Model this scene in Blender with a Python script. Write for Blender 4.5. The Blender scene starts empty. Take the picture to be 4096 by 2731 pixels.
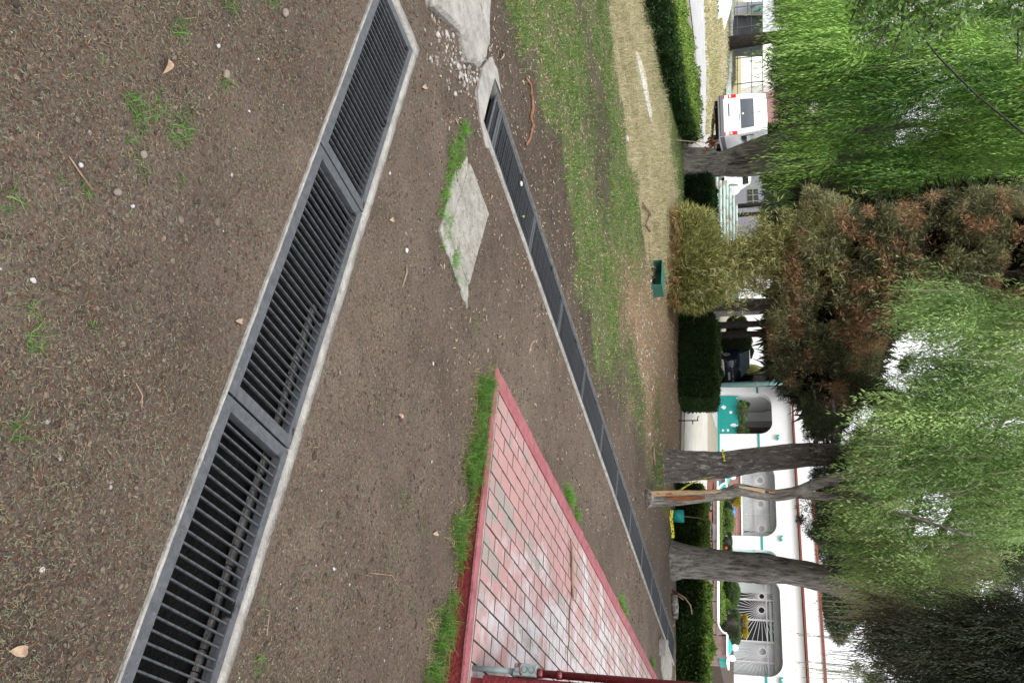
import bpy, math, random
import numpy as np
from mathutils import Vector, Matrix

rng = np.random.default_rng(11)
random.seed(5)
scene = bpy.context.scene
C = scene.collection
PI = math.pi

# ------------------------------------------------------------------ camera geometry
# World frame: x runs along the near drain, y runs towards the white house, z up.
F_PX, CX, CY = 3306.0, 2048.0, 1365.5        # 18 mm lens on a small sensor, photo is 4096 wide
SL, HX = 0.038, 3053.0                       # the camera was held on its side, slightly rolled
_n = math.hypot(1, SL)
PITCH = math.atan((HX - CX) / _n / F_PX)
A = math.radians(34.5)
EYE = 1.6
def c2w(x, y, z):                            # camera-levelled axes (right, forward, up) -> world
    return np.array([x * math.cos(A) - y * math.sin(A), x * math.sin(A) + y * math.cos(A), z])
R_ = c2w(1, 0, 0)
U_ = c2w(0, math.sin(PITCH), math.cos(PITCH))
F_ = c2w(0, math.cos(PITCH), -math.sin(PITCH))
def ray(X, Y):
    dx, dy = X - CX, Y - CY
    a = (dx * SL + dy) / _n / F_PX
    b = (dx - dy * SL) / _n / F_PX
    return R_ * a + U_ * b + F_
EYEV = np.array([0, 0, EYE])
def G(X, Y, z=0.0):
    r = ray(X, Y); return EYEV + r * ((z - EYE) / r[2])
def onq(X, Y, q):
    r = ray(X, Y); return EYEV + r * (q / r[1])
def at(X, Y, d):                             # point at horizontal distance d ahead
    r = ray(X, Y); f = -r[0] * math.sin(A) + r[1] * math.cos(A); return EYEV + r * (d / f)
def H(p, q):
    p = np.asarray(p, float); q = np.asarray(q, float)
    z = -0.75 * np.clip((q - 14.5) / 21.5, 0, 1) ** 1.3
    x = p * math.cos(A) + q * math.sin(A); y = -p * math.sin(A) + q * math.cos(A)
    w = np.clip((-x / np.maximum(y, 1) - .245) / .05, 0, 1)
    bank = np.clip((y - 30) / 22, 0, 1) * 1.15
    return z + w * bank
def on(X, Y):
    z = 0.0
    for _ in range(25):
        g = G(X, Y, z); z = 0.5 * z + 0.5 * float(H(g[0], g[1]))
    g = G(X, Y, z); return np.array([g[0], g[1], float(H(g[0], g[1]))])

cam = bpy.data.cameras.new('camera'); camo = bpy.data.objects.new('camera', cam); C.objects.link(camo)
cam.sensor_width = 36; cam.lens = F_PX / 4096 * 36; cam.clip_end = 2000; cam.clip_start = 0.05
cxv = (R_ * SL + U_) / _n; cyv = (-R_ + U_ * SL) / _n; czv = -F_
M = Matrix.Identity(4)
for i in range(3):
    M[i][0], M[i][1], M[i][2], M[i][3] = cxv[i], cyv[i], czv[i], EYEV[i]
camo.matrix_world = M
scene.camera = camo

# ------------------------------------------------------------------ sky, sun, exposure
w = bpy.data.worlds.new('World'); scene.world = w; w.use_nodes = True
nt = w.node_tree; nt.nodes.clear()
sky = nt.nodes.new('ShaderNodeTexSky'); sky.sky_type = 'NISHITA'; sky.sun_disc = False
SUN_EL, SUN_AZ = 58, 150
sky.sun_elevation = math.radians(SUN_EL); sky.sun_rotation = math.radians(SUN_AZ)
sky.dust_density = 6; sky.air_density = 1.0
hs = nt.nodes.new('ShaderNodeHueSaturation'); hs.inputs['Saturation'].default_value = 0.12; hs.inputs['Value'].default_value = 1.4
bg = nt.nodes.new('ShaderNodeBackground'); bg.inputs[1].default_value = 0.15
ou = nt.nodes.new('ShaderNodeOutputWorld')
nt.links.new(sky.outputs[0], hs.inputs['Color']); ov = nt.nodes.new('ShaderNodeMixRGB'); ov.inputs[0].default_value = .6; ov.inputs[2].default_value = (5.2, 5.3, 5.5, 1)   # even white cloud cover
nt.links.new(hs.outputs[0], ov.inputs[1]); nt.links.new(ov.outputs[0], bg.inputs[0]); nt.links.new(bg.outputs[0], ou.inputs[0])
sl = bpy.data.lights.new('sun', 'SUN'); sl.energy = 0.9; sl.angle = math.radians(25); sl.color = (1, .97, .92)
so = bpy.data.objects.new('sun', sl); C.objects.link(so)
az = math.radians(SUN_AZ); el = math.radians(SUN_EL)
sd = Vector((math.sin(az) * math.cos(el), math.cos(az) * math.cos(el), math.sin(el)))
so.rotation_euler = sd.to_track_quat('Z', 'Y').to_euler(); so.location = (0, 0, 30)
scene.view_settings.view_transform = 'Standard'; scene.view_settings.look = 'None'
scene.view_settings.exposure = 1.0; scene.view_settings.gamma = 1; scene.view_settings.use_curve_mapping = False
scene.render.engine = 'CYCLES'
scene.cycles.max_bounces = 6; scene.cycles.diffuse_bounces = 3; scene.cycles.transparent_max_bounces = 4

# ------------------------------------------------------------------ helpers
def tag(o, label=None, cat=None, group=None, kind=None):
    if label: o['label'] = label
    if cat: o['category'] = cat
    if group: o['group'] = group
    if kind: o['kind'] = kind
    return o
def thing(name, label, cat, loc=(0, 0, 0), rz=0.0, group=None):
    o = bpy.data.objects.new(name, None); C.objects.link(o)
    o.location = loc; o.rotation_euler = (0, 0, rz); o.empty_display_size = .1
    return tag(o, label, cat, group)
def link(name, me, mat=None, parent=None):
    o = bpy.data.objects.new(name, me); C.objects.link(o)
    if mat is not None and not me.materials: me.materials.append(mat)
    if parent is not None: o.parent = parent
    return o
def loc(o): return np.array(o.location)
def rot(P, rz, o=(0, 0, 0)):
    c, s = math.cos(rz), math.sin(rz); P = np.asarray(P, float)
    return np.stack([P[..., 0] * c - P[..., 1] * s + o[0], P[..., 0] * s + P[..., 1] * c + o[1], P[..., 2] + o[2]], -1)

class MB:
    def __init__(s): s.v = []; s.f = []
    def add(s, v, f):
        o = len(s.v); s.v += [tuple(map(float, a)) for a in v]; s.f += [tuple(o + i for i in q) for q in f]; return s
    def box(s, x0, x1, y0, y1, z0, z1, rz=0, o=(0, 0, 0)):
        P = [(x, y, z) for z in (z0, z1) for x, y in ((x0, y0), (x1, y0), (x1, y1), (x0, y1))]
        if rz or any(o): P = rot(P, rz, o)
        return s.add(P, [(3, 2, 1, 0), (4, 5, 6, 7), (0, 1, 5, 4), (1, 2, 6, 5), (2, 3, 7, 6), (3, 0, 4, 7)])
    def prism(s, pts, z0, z1):                # horizontal polygon extruded up
        n = len(pts); P = [(x, y, z0) for x, y in pts] + [(x, y, z1) for x, y in pts]
        return s.add(P, [tuple(range(n - 1, -1, -1)), tuple(range(n, 2 * n))] + [(i, (i + 1) % n, n + (i + 1) % n, n + i) for i in range(n)])
    def prismy(s, pts, y0, y1):               # polygon in x,z extruded along y
        n = len(pts); P = [(x, y0, z) for x, z in pts] + [(x, y1, z) for x, z in pts]
        return s.add(P, [tuple(range(n)), tuple(range(2 * n - 1, n - 1, -1))] + [(n + i, n + (i + 1) % n, (i + 1) % n, i) for i in range(n)])
    def tube(s, pts, rads, n=8, caps=True, wob=0.0):
        pts = [np.array(p, float) for p in pts]; m = len(pts)
        if np.isscalar(rads): rads = [rads] * m
        ref = np.array([0, 0, 1.0]); d = pts[-1] - pts[0]; d /= np.linalg.norm(d) + 1e-9
        if abs(d[2]) > .9: ref = np.array([1.0, 0, 0])
        V = []
        for i, p in enumerate(pts):
            t = pts[min(i + 1, m - 1)] - pts[max(i - 1, 0)]; t /= np.linalg.norm(t) + 1e-9
            a = np.cross(t, ref); a /= np.linalg.norm(a) + 1e-9; b = np.cross(t, a)
            for k in range(n):
                th = 2 * PI * k / n; r = rads[i] * (1 + wob * (random.random() - .5))
                V.append(p + (a * math.cos(th) + b * math.sin(th)) * r)
        F = [(i * n + k, i * n + (k + 1) % n, (i + 1) * n + (k + 1) % n, (i + 1) * n + k) for i in range(m - 1) for k in range(n)]
        if caps: F += [tuple(range(n - 1, -1, -1)), tuple(range((m - 1) * n, m * n))]
        return s.add(V, F)
    def ball(s, c, r, n=10, m=7, sq=1.0):
        V = [(c[0], c[1], c[2] - r * sq)]
        for j in range(1, m):
            ph = -PI / 2 + PI * j / m
            for k in range(n): V.append((c[0] + r * math.cos(ph) * math.cos(2 * PI * k / n), c[1] + r * math.cos(ph) * math.sin(2 * PI * k / n), c[2] + r * sq * math.sin(ph)))
        V.append((c[0], c[1], c[2] + r * sq)); L = len(V) - 1
        Fc = [(0, 1 + (k + 1) % n, 1 + k) for k in range(n)]
        for j in range(m - 2):
            for k in range(n): a = 1 + j * n; Fc.append((a + k, a + (k + 1) % n, a + n + (k + 1) % n, a + n + k))
        a = 1 + (m - 2) * n; Fc += [(a + k, a + (k + 1) % n, L) for k in range(n)]
        return s.add(V, Fc)
    def mesh(s, name, smooth=False):
        me = bpy.data.meshes.new(name); me.from_pydata(s.v, [], s.f); me.update()
        if smooth: me.polygons.foreach_set('use_smooth', [True] * len(me.polygons))
        return me
    def build(s, name, mat, parent=None, smooth=False):
        o = link(name, s.mesh(name, smooth), mat, parent)
        if parent is not None and getattr(s, 'world', False): o.matrix_parent_inverse = Matrix.Translation(-Vector(parent.location))
        return o

def wpart(mb, name, mat, parent, smooth=False):   # vertices given in world coordinates, parent has no rotation
    L = Vector(parent.location)
    mb.v = [(a - L.x, b - L.y, c - L.z) for a, b, c in mb.v]
    return mb.build(name, mat, parent, smooth)

def big(name, V, F, mat, col=None, parent=None, smooth=False):
    """V (n,3), F (m,k) arrays, col (n,3) linear colours -> one mesh object"""
    V = np.asarray(V, np.float32).reshape(-1, 3); F = np.asarray(F, np.int32)
    if parent is not None: V = V - np.array(parent.location, np.float32)
    m, k = F.shape
    me = bpy.data.meshes.new(name)
    me.vertices.add(len(V)); me.vertices.foreach_set('co', V.ravel())
    me.loops.add(m * k); me.loops.foreach_set('vertex_index', F.ravel())
    me.polygons.add(m); me.polygons.foreach_set('loop_start', np.arange(0, m * k, k, dtype=np.int32))
    me.polygons.foreach_set('loop_total', np.full(m, k, np.int32))
    if smooth: me.polygons.foreach_set('use_smooth', np.ones(m, bool))
    if col is not None:
        ca = me.color_attributes.new('Col', 'FLOAT_COLOR', 'POINT')
        ca.data.foreach_set('color', np.concatenate([col, np.ones((len(col), 1))], 1).astype(np.float32).ravel())
    me.update(calc_edges=True)
    return link(name, me, mat, parent)

def norm(v): return v / (np.linalg.norm(v, axis=-1, keepdims=True) + 1e-9)
def leaves(pos, d, ln, wd, col, fold=.25, nrm=None):
    """diamond leaves: returns V,F,col"""
    n = len(pos); d = norm(d)
    r = rng.normal(size=(n, 3)) if nrm is None else nrm
    s = norm(np.cross(d, r)); u = np.cross(s, d)
    ln = np.broadcast_to(np.asarray(ln, float), (n,))[:, None]; wd = np.broadcast_to(np.asarray(wd, float), (n,))[:, None]
    a = pos; b = pos + d * ln * .45 + s * wd * .5 + u * wd * fold; c = pos + d * ln; e = pos + d * ln * .45 - s * wd * .5 + u * wd * fold
    V = np.stack([a, b, c, e], 1).reshape(-1, 3); F = np.arange(n * 4).reshape(n, 4)
    return V, F, np.repeat(col, 4, 0)
def mixc(c0, c1, t):
    t = np.clip(np.asarray(t), 0, 1)[:, None]; return np.asarray(c0) * (1 - t) + np.asarray(c1) * t
def join(parts):
    V = []; F = []; K = []; o = 0
    for v, f, c in parts: V.append(v); F.append(f + o); K.append(c); o += len(v)
    return np.concatenate(V), np.concatenate(F), np.concatenate(K)

def snoise(P, scale, seed=0):
    """cheap smooth value noise for arrays of points (n,2 or n,3) -> 0..1"""
    P = np.asarray(P, float) / scale; n, k = P.shape
    i = np.floor(P).astype(np.int64); f = P - i; f = f * f * (3 - 2 * f)
    out = np.zeros(n)
    for c in range(2 ** k):
        b = np.array([(c >> j) & 1 for j in range(k)])
        h = (i + b) @ np.array([374761393, 668265263, 2147483647][:k]) + seed * 974711
        h = (h ^ (h >> 13)) * 1274126177; h = (h ^ (h >> 16)) & 0xffff
        wgt = np.prod(np.where(b == 1, f, 1 - f), 1); out += wgt * h / 65535.0
    return out
def fbm(P, scale, seed=0, o=3):
    return sum(snoise(P, scale / 2 ** i, seed + i) * .5 ** i for i in range(o)) / sum(.5 ** i for i in range(o))
def inpoly(P, poly):
    x, y = P[:, 0], P[:, 1]; c = np.zeros(len(P), bool); n = len(poly)
    for i in range(n):
        x0, y0 = poly[i]; x1, y1 = poly[i - 1]
        c ^= ((y0 > y) != (y1 > y)) & (x < (x1 - x0) * (y - y0) / (y1 - y0 + 1e-12) + x0)
    return c

# ------------------------------------------------------------------ materials
def nodes(name):
    m = bpy.data.materials.new(name); m.use_nodes = True; t = m.node_tree
    return m, t, t.nodes['Principled BSDF'], t.nodes, t.links
def mat(name, c, rough=.8, c2=None, scale=8., bump=0., bscale=40., metal=0., spec=.3, detail=6, thr=(.35, .65), stretch=None, c3=None, s3=3., t3=(.6, .7)):
    m, t, b, N, L = nodes(name)
    b.inputs['Roughness'].default_value = rough; b.inputs['Metallic'].default_value = metal
    b.inputs['Specular IOR Level'].default_value = spec
    b.inputs['Base Color'].default_value = (*c, 1)
    tc = N.new('ShaderNodeTexCoord'); vec = tc.outputs['Object']
    if stretch:
        mp = N.new('ShaderNodeMapping'); mp.inputs['Scale'].default_value = stretch; L.new(vec, mp.inputs[0]); vec = mp.outputs[0]
    last = None
    if c2:
        n = N.new('ShaderNodeTexNoise'); n.inputs['Scale'].default_value = scale; n.inputs['Detail'].default_value = detail; n.inputs['Roughness'].default_value = .65; L.new(vec, n.inputs['Vector'])
        r = N.new('ShaderNodeValToRGB'); r.color_ramp.elements[0].position = thr[0]; r.color_ramp.elements[1].position = thr[1]
        r.color_ramp.elements[0].color = (*c, 1); r.color_ramp.elements[1].color = (*c2, 1)
        L.new(n.outputs['Fac'], r.inputs[0]); last = r.outputs[0]
        if c3:
            n3 = N.new('ShaderNodeTexNoise'); n3.inputs['Scale'].default_value = s3; n3.inputs['Detail'].default_value = 8; n3.inputs['Roughness'].default_value = .7; L.new(vec, n3.inputs['Vector'])
            r3 = N.new('ShaderNodeValToRGB'); r3.color_ramp.elements[0].position = t3[0]; r3.color_ramp.elements[1].position = t3[1]
            L.new(n3.outputs['Fac'], r3.inputs[0])
            mx = N.new('ShaderNodeMixRGB'); L.new(r3.outputs[0], mx.inputs[0]); L.new(last, mx.inputs[1]); mx.inputs[2].default_value = (*c3, 1); last = mx.outputs[0]
        L.new(last, b.inputs['Base Color'])
    if bump:
        n2 = N.new('ShaderNodeTexNoise'); n2.inputs['Scale'].default_value = bscale; n2.inputs['Detail'].default_value = 8; L.new(vec, n2.inputs['Vector'])
        bp = N.new('ShaderNodeBump'); bp.inputs['Strength'].default_value = bump; bp.inputs['Distance'].default_value = .06 if 'bark' in name else .02
        L.new(n2.outputs['Fac'], bp.inputs['Height']); L.new(bp.outputs[0], b.inputs['Normal'])
    return m
def leafmat(name, trans=.35, rough=.5, spec=.25):
    m, t, b, N, L = nodes(name)
    a = N.new('ShaderNodeAttribute'); a.attribute_name = 'Col'
    L.new(a.outputs['Color'], b.inputs['Base Color']); b.inputs['Roughness'].default_value = rough; b.inputs['Specular IOR Level'].default_value = spec
    tr = N.new('ShaderNodeBsdfTranslucent'); L.new(a.outputs['Color'], tr.inputs[0])
    mx = N.new('ShaderNodeMixShader'); mx.inputs[0].default_value = trans
    L.new(b.outputs[0], mx.inputs[1]); L.new(tr.outputs[0], mx.inputs[2]); L.new(mx.outputs[0], N['Material Output'].inputs[0])
    return m
def vcol(name, rough=.9, bump=.0, bscale=200., var=.0, spec=.2):
    m, t, b, N, L = nodes(name)
    a = N.new('ShaderNodeAttribute'); a.attribute_name = 'Col'; b.inputs['Roughness'].default_value = rough; b.inputs['Specular IOR Level'].default_value = spec
    col = a.outputs['Color']
    if var:
        tc = N.new('ShaderNodeTexCoord')
        n = N.new('ShaderNodeTexNoise'); n.inputs['Scale'].default_value = bscale; n.inputs['Detail'].default_value = 7; n.inputs['Roughness'].default_value = .75; L.new(tc.outputs['Object'], n.inputs['Vector'])
        mr = N.new('ShaderNodeMapRange'); mr.inputs[1].default_value = .25; mr.inputs[2].default_value = .75; mr.inputs[3].default_value = 1 - var; mr.inputs[4].default_value = 1 + var
        L.new(n.outputs['Fac'], mr.inputs[0])
        mx = N.new('ShaderNodeVectorMath'); mx.operation = 'SCALE'; L.new(col, mx.inputs[0]); L.new(mr.outputs[0], mx.inputs['Scale']); col = mx.outputs[0]
        if bump:
            bp = N.new('ShaderNodeBump'); bp.inputs['Strength'].default_value = bump; bp.inputs['Distance'].default_value = .01
            L.new(n.outputs['Fac'], bp.inputs['Height']); L.new(bp.outputs[0], b.inputs['Normal'])
    L.new(col, b.inputs['Base Color'])
    return m

LEAF = leafmat('leaf', .40); LITTER = leafmat('litter', .1, .8, .1)
M_GROUND = vcol('soil_and_turf', .95, 1., 95., .85)
M_STONE = vcol('stone', .9, .3, 150., .2)
M_STEEL = mat('painted_steel', (.055, .060, .068), .5, (.095, .102, .112), 30., .15, 120., .3, .5, c3=(.012, .013, .015), s3=4., t3=(.60, .63))
M_BAR = mat('bar_steel', (.040, .044, .050), .4, (.085, .092, .10), 60., .1, 200., .4, .5)
M_CHAN = mat('shaded_channel_concrete', (.003, .003, .003), .95, (.008, .008, .008), 6., .5, 50.)  # concrete coloured near black: the trench's shade is put into the colour
M_LEDGE = mat('ledge_concrete', (.05, .048, .045), .9, (.12, .115, .11), 30., .5, 80.)
M_CONC = mat('light_concrete', (.19, .18, .165), .9, (.32, .31, .285), 12., .6, 90., c3=(.22, .2, .17), s3=50., t3=(.55, .70))
M_CONC2 = mat('rough_concrete', (.19, .18, .16), .95, (.32, .305, .28), 9., 1., 40., c3=(.14, .12, .1), s3=12., t3=(.56, .7))
M_RED = mat('dark_red_paint', (.105, .010, .014), .38, (.145, .016, .02), 20., .35, 60., 0, .5)
M_ROSE = mat('faded_rose_paint', (.20, .050, .062), .75, (.28, .105, .115), 9., .5, 60., c3=(.4, .3, .28), s3=30., t3=(.62, .75))
M_WHITE = mat('white_wall_paint', (.80, .80, .80), .8, (.84, .84, .84), 2., .05, 30.)
M_TEAL = mat('teal_paint', (.02, .30, .28), .5, (.03, .36, .33), 5., .05, 40.)
M_TEALP = mat('peeling_teal_paint', (.02, .30, .28), .55, (.03, .34, .31), 5., .05, 40., c3=(.8, .8, .78), s3=1.6, t3=(.70, .705))
M_POLE = mat('teal_grey_pole_paint', (.12, .24, .22), .5, (.17, .30, .27), 6.)
M_GREYREV = mat('grey_reveal', (.25, .26, .27), .8, (.3, .31, .32), 3.)
M_REDTRIM = mat('red_roof_trim', (.17, .045, .035), .8, (.25, .085, .06), 6., .2, 30.)
M_GLASS = mat('dark_window_glass', (.02, .024, .026), .08, spec=.6)
M_CURT = mat('pale_curtain', (.42, .46, .46), .8, (.58, .62, .61), 7., stretch=(14, 14, .2), thr=(.3, .7))
M_GRILLE = mat('pale_metal_grille', (.62, .60, .62), .5)
M_BARK_W = mat('willow_bark', (.06, .052, .045), .95, (.29, .27, .245), 9., 1., 14., stretch=(2.2, 2.2, .45), detail=9)
M_BARK_C = mat('conifer_bark', (.075, .062, .056), .95, (.19, .168, .158), 10., 1., 16., stretch=(2.2, 2.2, .6), detail=9, c3=(.36, .35, .33), s3=9., t3=(.56, .62))
M_BARK_D = mat('dark_bark', (.04, .033, .03), .95, (.09, .075, .07), 10., .8, 16., stretch=(2, 2, .5))
M_BARE = mat('bare_wood', (.22, .125, .06), .8, (.38, .28, .17), 7., .3, 30., stretch=(2, 2, .5), c3=(.2, .08, .03), s3=5., t3=(.6, .64))
M_TWIG = mat('twig', (.16, .11, .08), .85, (.26, .19, .13), 20.)
M_PATH = mat('grey_path', (.34, .335, .34), .9, (.44, .435, .44), 2., .2, 20., c3=(.25, .25, .24), s3=.8)
M_ROAD = mat('pale_paving', (.36, .34, .30), .9, (.46, .44, .40), 3., .3, 20., c3=(.34, .36, .24), s3=1.3, t3=(.5, .7))
M_VANW = mat('white_car_paint', (.80, .80, .82), .25, spec=.5)
M_GREYP = mat('grey_plastic', (.14, .14, .16), .5)
M_TYRE = mat('tyre_rubber', (.015, .015, .016), .8)
M_RIM = mat('alloy_rim', (.45, .46, .48), .3, metal=.8)
M_LAMP = mat('red_lamp', (.55, .015, .02), .2, spec=.6)
M_CLEAR = mat('clear_lamp', (.75, .78, .8), .1, spec=.6)
M_BLUE = mat('dark_blue_car_paint', (.018, .03, .06), .15, spec=.6)
M_BLACKP = mat('black_plastic', (.01, .01, .012), .5)
M_TEXT = mat('blue_lettering', (.25, .34, .5), .6)
M_TEXTT = mat('teal_lettering', (.01, .12, .11), .6)
M_YEL = mat('yellow_tape', (.75, .68, .05), .5, (.02, .02, .02), 35., thr=(.52, .55))
M_GBOX = mat('green_metal_box', (.03, .12, .09), .5, (.05, .17, .13), 6.)
M_BRICKW = mat('red_brick_wall', (.33, .1, .08), .9)
M_GLOBE = mat('white_globe', (.85, .85, .85), .3)
M_GALV = mat('galvanised_steel', (.15, .19, .19), .6, (.24, .29, .29), 12., .1, 60., .0, .3, c3=(.16, .012, .018), s3=9., t3=(.56, .57))
M_BLUEPOT = mat('blue_pot', (.02, .25, .6), .3)
M_CYAN = mat('cyan_kerb_paint', (.30, .55, .62), .7, (.6, .68, .7), 3.)
M_DIRTY = mat('dark_container', (.12, .13, .145), .6, (.18, .19, .2), 2., c3=(.3, .12, .04), s3=1.2, t3=(.68, .7))
M_LGREY = mat('light_grey_panel', (.5, .52, .55), .6, (.56, .58, .6), 3.)
M_FENCE = mat('fence_wire', (.2, .22, .24), .5)
M_SLAT = mat('faded_teal_rail', (.42, .55, .50), .6, (.30, .24, .18), 3., thr=(.5, .6))

# brick texture for the far planter wall
def brickmat():
    m, t, b, N, L = nodes('far_brick')
    tc = N.new('ShaderNodeTexCoord'); mp = N.new('ShaderNodeMapping'); mp.inputs['Rotation'].default_value = (PI / 2, 0, 0)
    br = N.new('ShaderNodeTexBrick'); br.inputs['Color1'].default_value = (.30, .085, .075, 1); br.inputs['Color2'].default_value = (.36, .12, .10, 1); br.inputs['Mortar'].default_value = (.5, .42, .4, 1)
    br.inputs['Scale'].default_value = 1; br.inputs['Brick Width'].default_value = .24; br.inputs['Row Height'].default_value = .075; br.inputs['Mortar Size'].default_value = .008
    L.new(tc.outputs['Object'], mp.inputs[0]); L.new(mp.outputs[0], br.inputs['Vector']); L.new(br.outputs['Color'], b.inputs['Base Color']); b.inputs['Roughness'].default_value = .9
    return m
M_FARBRICK = brickmat()

# worn pink / white paint over paving bricks, patches run across bricks (world position)
def pavermat():
    m, t, b, N, L = nodes('worn_paint_brick')
    g = N.new('ShaderNodeNewGeometry')
    def noise(s, d=8, r=.65, st=(1, 1, 1)):
        mp = N.new('ShaderNodeMapping'); mp.inputs['Scale'].default_value = st; L.new(g.outputs['Position'], mp.inputs[0])
        n = N.new('ShaderNodeTexNoise'); n.inputs['Scale'].default_value = s; n.inputs['Detail'].default_value = d; n.inputs['Roughness'].default_value = r; L.new(mp.outputs[0], n.inputs['Vector']); return n.outputs['Fac']
    def ramp(f, a, c):
        r = N.new('ShaderNodeValToRGB'); r.color_ramp.elements[0].position = a; r.color_ramp.elements[1].position = c; L.new(f, r.inputs[0]); return r.outputs[0]
    def mix(f, a, c, typ='MIX'):
        x = N.new('ShaderNodeMixRGB'); x.blend_type = typ
        if isinstance(f, float): x.inputs[0].default_value = f
        else: L.new(f, x.inputs[0])
        for i, k in ((1, a), (2, c)):
            if isinstance(k, tuple): x.inputs[i].default_value = (*k, 1)
            else: L.new(k, x.inputs[i])
        return x.outputs[0]
    # more white wear towards the middle of the ramp
    sx = N.new('ShaderNodeSeparateXYZ'); L.new(g.outputs['Position'], sx.inputs[0])
    mr = N.new('ShaderNodeMapRange'); mr.inputs[1].default_value = -2.5; mr.inputs[2].default_value = -1.3; mr.inputs[3].default_value = -.10; mr.inputs[4].default_value = .10; L.new(sx.outputs[0], mr.inputs[0])
    mr2 = N.new('ShaderNodeMapRange'); mr2.inputs[1].default_value = 4.2; mr2.inputs[2].default_value = 7.5; mr2.inputs[3].default_value = -.05; mr2.inputs[4].default_value = .10; L.new(sx.outputs[1], mr2.inputs[0])
    ad = N.new('ShaderNodeMath'); L.new(noise(2.2, 9, .7), ad.inputs[0]); L.new(mr.outputs[0], ad.inputs[1])
    ad2 = N.new('ShaderNodeMath'); L.new(ad.outputs[0], ad2.inputs[0]); L.new(mr2.outputs[0], ad2.inputs[1])
    f = ramp(ad2.outputs[0], .50, .64)
    pink = mix(noise(4.), (.27, .135, .13), (.34, .20, .19))
    c = mix(f, pink, (.38, .355, .365))
    c = mix(ramp(noise(3.4, 9, .75, (1, .45, 1)), .52, .62), c, (.20, .19, .17))
    c = mix(ramp(noise(60., 4, .7), .64, .70), c, (.22, .12, .11))
    L.new(c, b.inputs['Base Color']); b.inputs['Roughness'].default_value = .75
    bp = N.new('ShaderNodeBump'); bp.inputs['Strength'].default_value = .4; bp.inputs['Distance'].default_value = .004; L.new(noise(45.), bp.inputs['Height']); L.new(bp.outputs[0], b.inputs['Normal'])
    return m
M_PAVER = pavermat()

# ------------------------------------------------------------------ ground sheet
SH = .045
def shear(q): return SH * np.maximum(0, np.asarray(q) - 3.05)
D1 = (-3.36, .9, 1.859, 2.315)             # hole for near drain (x0,x1,y0,y1)
D2 = (-4.25, -3.80, 3.18, 14.32)           # hole for far drain in sheared x
LAWN = [(-4.9, 2.2), (-5.0, 3.36), (-5.3, 3.96), (-5.08, 4.18), (-5.33, 4.78), (-5.15, 5.23), (-4.72, 5.84), (-4.48, 6.6), (-4.56, 8.17), (-4.8, 9.45), (-5.0, 11.13), (-5.1, 12.4), (-5.6, 14.2), (-16, 14.2), (-30, 6), (-14, -2)]
DRY = [(-8.85, 5.2), (-8.32, 6.65), (-8.15, 7.43), (-8.17, 8.42), (-7.94, 9.18), (-8.2, 10.4), (-9.0, 11.8), (-10.5, 12.0), (-11.9, 12.3), (-12.3, 10.79), (-11.7, 8.98), (-11.2, 7.0), (-12, 4)]
def zones(P):
    """P (n,2) -> green, dry, straw weights"""
    J = P + (np.stack([fbm(P, .7, 3, 5), fbm(P, .7, 9, 5)], 1) - .5) * 1.5
    green = inpoly(J, LAWN).astype(float); dry = inpoly(J, DRY).astype(float)
    x = P[:, 0] * math.cos(A) + P[:, 1] * math.sin(A); y = -P[:, 0] * math.sin(A) + P[:, 1] * math.cos(A)
    ang = x / y
    straw = np.clip((ang + .13) / .10, 0, 1) * np.clip((P[:, 0] * -1 - 5.3 + (fbm(P, .8, 5) - .5) * 2.5) / 1.2, 0, 1)
    nz = fbm(P, .35, 21)
    bare = np.clip((fbm(P, .9, 31) - .52) * 6, 0, 1)
    green = green * (1 - dry) * (1 - .85 * straw) * (1 - .75 * bare)
    straw = np.clip(straw, 0, 1) * inpoly(P, LAWN)
    return green, dry, straw
def lines(parts):
    out = []
    for a, b, st in parts: out += list(np.arange(a, b - 1e-6, st))
    return out
ax = sorted(set(np.round(lines([(-260, -60, 20), (-60, -30, 3), (-30, -16, .5), (-16, -9, .16), (-9, -4.25, .07), (-4.25, -3.80, .15), (-3.80, .4, .032), (.4, 1.2, .06), (1.2, 4, .2), (4, 12, 1), (12, 260.1, 20)]) + [D1[0], D1[1], D2[0], D2[1]], 4)))
ay = sorted(set(np.round(lines([(-160, -10, 15), (-10, 0, 2), (0, .7, .2), (.7, 4.4, .03), (4.4, 5, .05), (5, 9, .07), (9, 15, .14), (15, 30, .6), (30, 60, 2), (60, 420.1, 30)]) + [D1[2], D1[3], D2[2], D2[3]], 4)))
gx, gy = np.meshgrid(ax, ay, indexing='ij')
nx, ny = gx.shape
P2 = np.stack([(gx + shear(gy)).ravel(), gy.ravel()], 1)
z = H(P2[:, 0], P2[:, 1])
near = np.exp(-np.maximum(0, P2[:, 1] - 9) / 4)
z = z + ((fbm(P2, .5, 1) - .5) * .035 + (fbm(P2, .12, 2, 4) - .5) * .034) * near * (np.abs(P2[:, 0]) < 30)
gxf, gyf = gx.ravel(), gy.ravel()
edge = np.minimum(np.maximum(np.maximum(D1[0] - gxf, gxf - D1[1]), np.maximum(D1[2] - gyf, gyf - D1[3])), np.maximum(np.maximum(D2[0] - gxf, gxf - D2[1]), np.maximum(D2[2] - gyf, gyf - D2[3])))
flat = np.clip(edge / .12, 0, 1); z = z * flat + H(P2[:, 0], P2[:, 1]) * (1 - flat) + .005 * (1 - flat)
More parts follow.
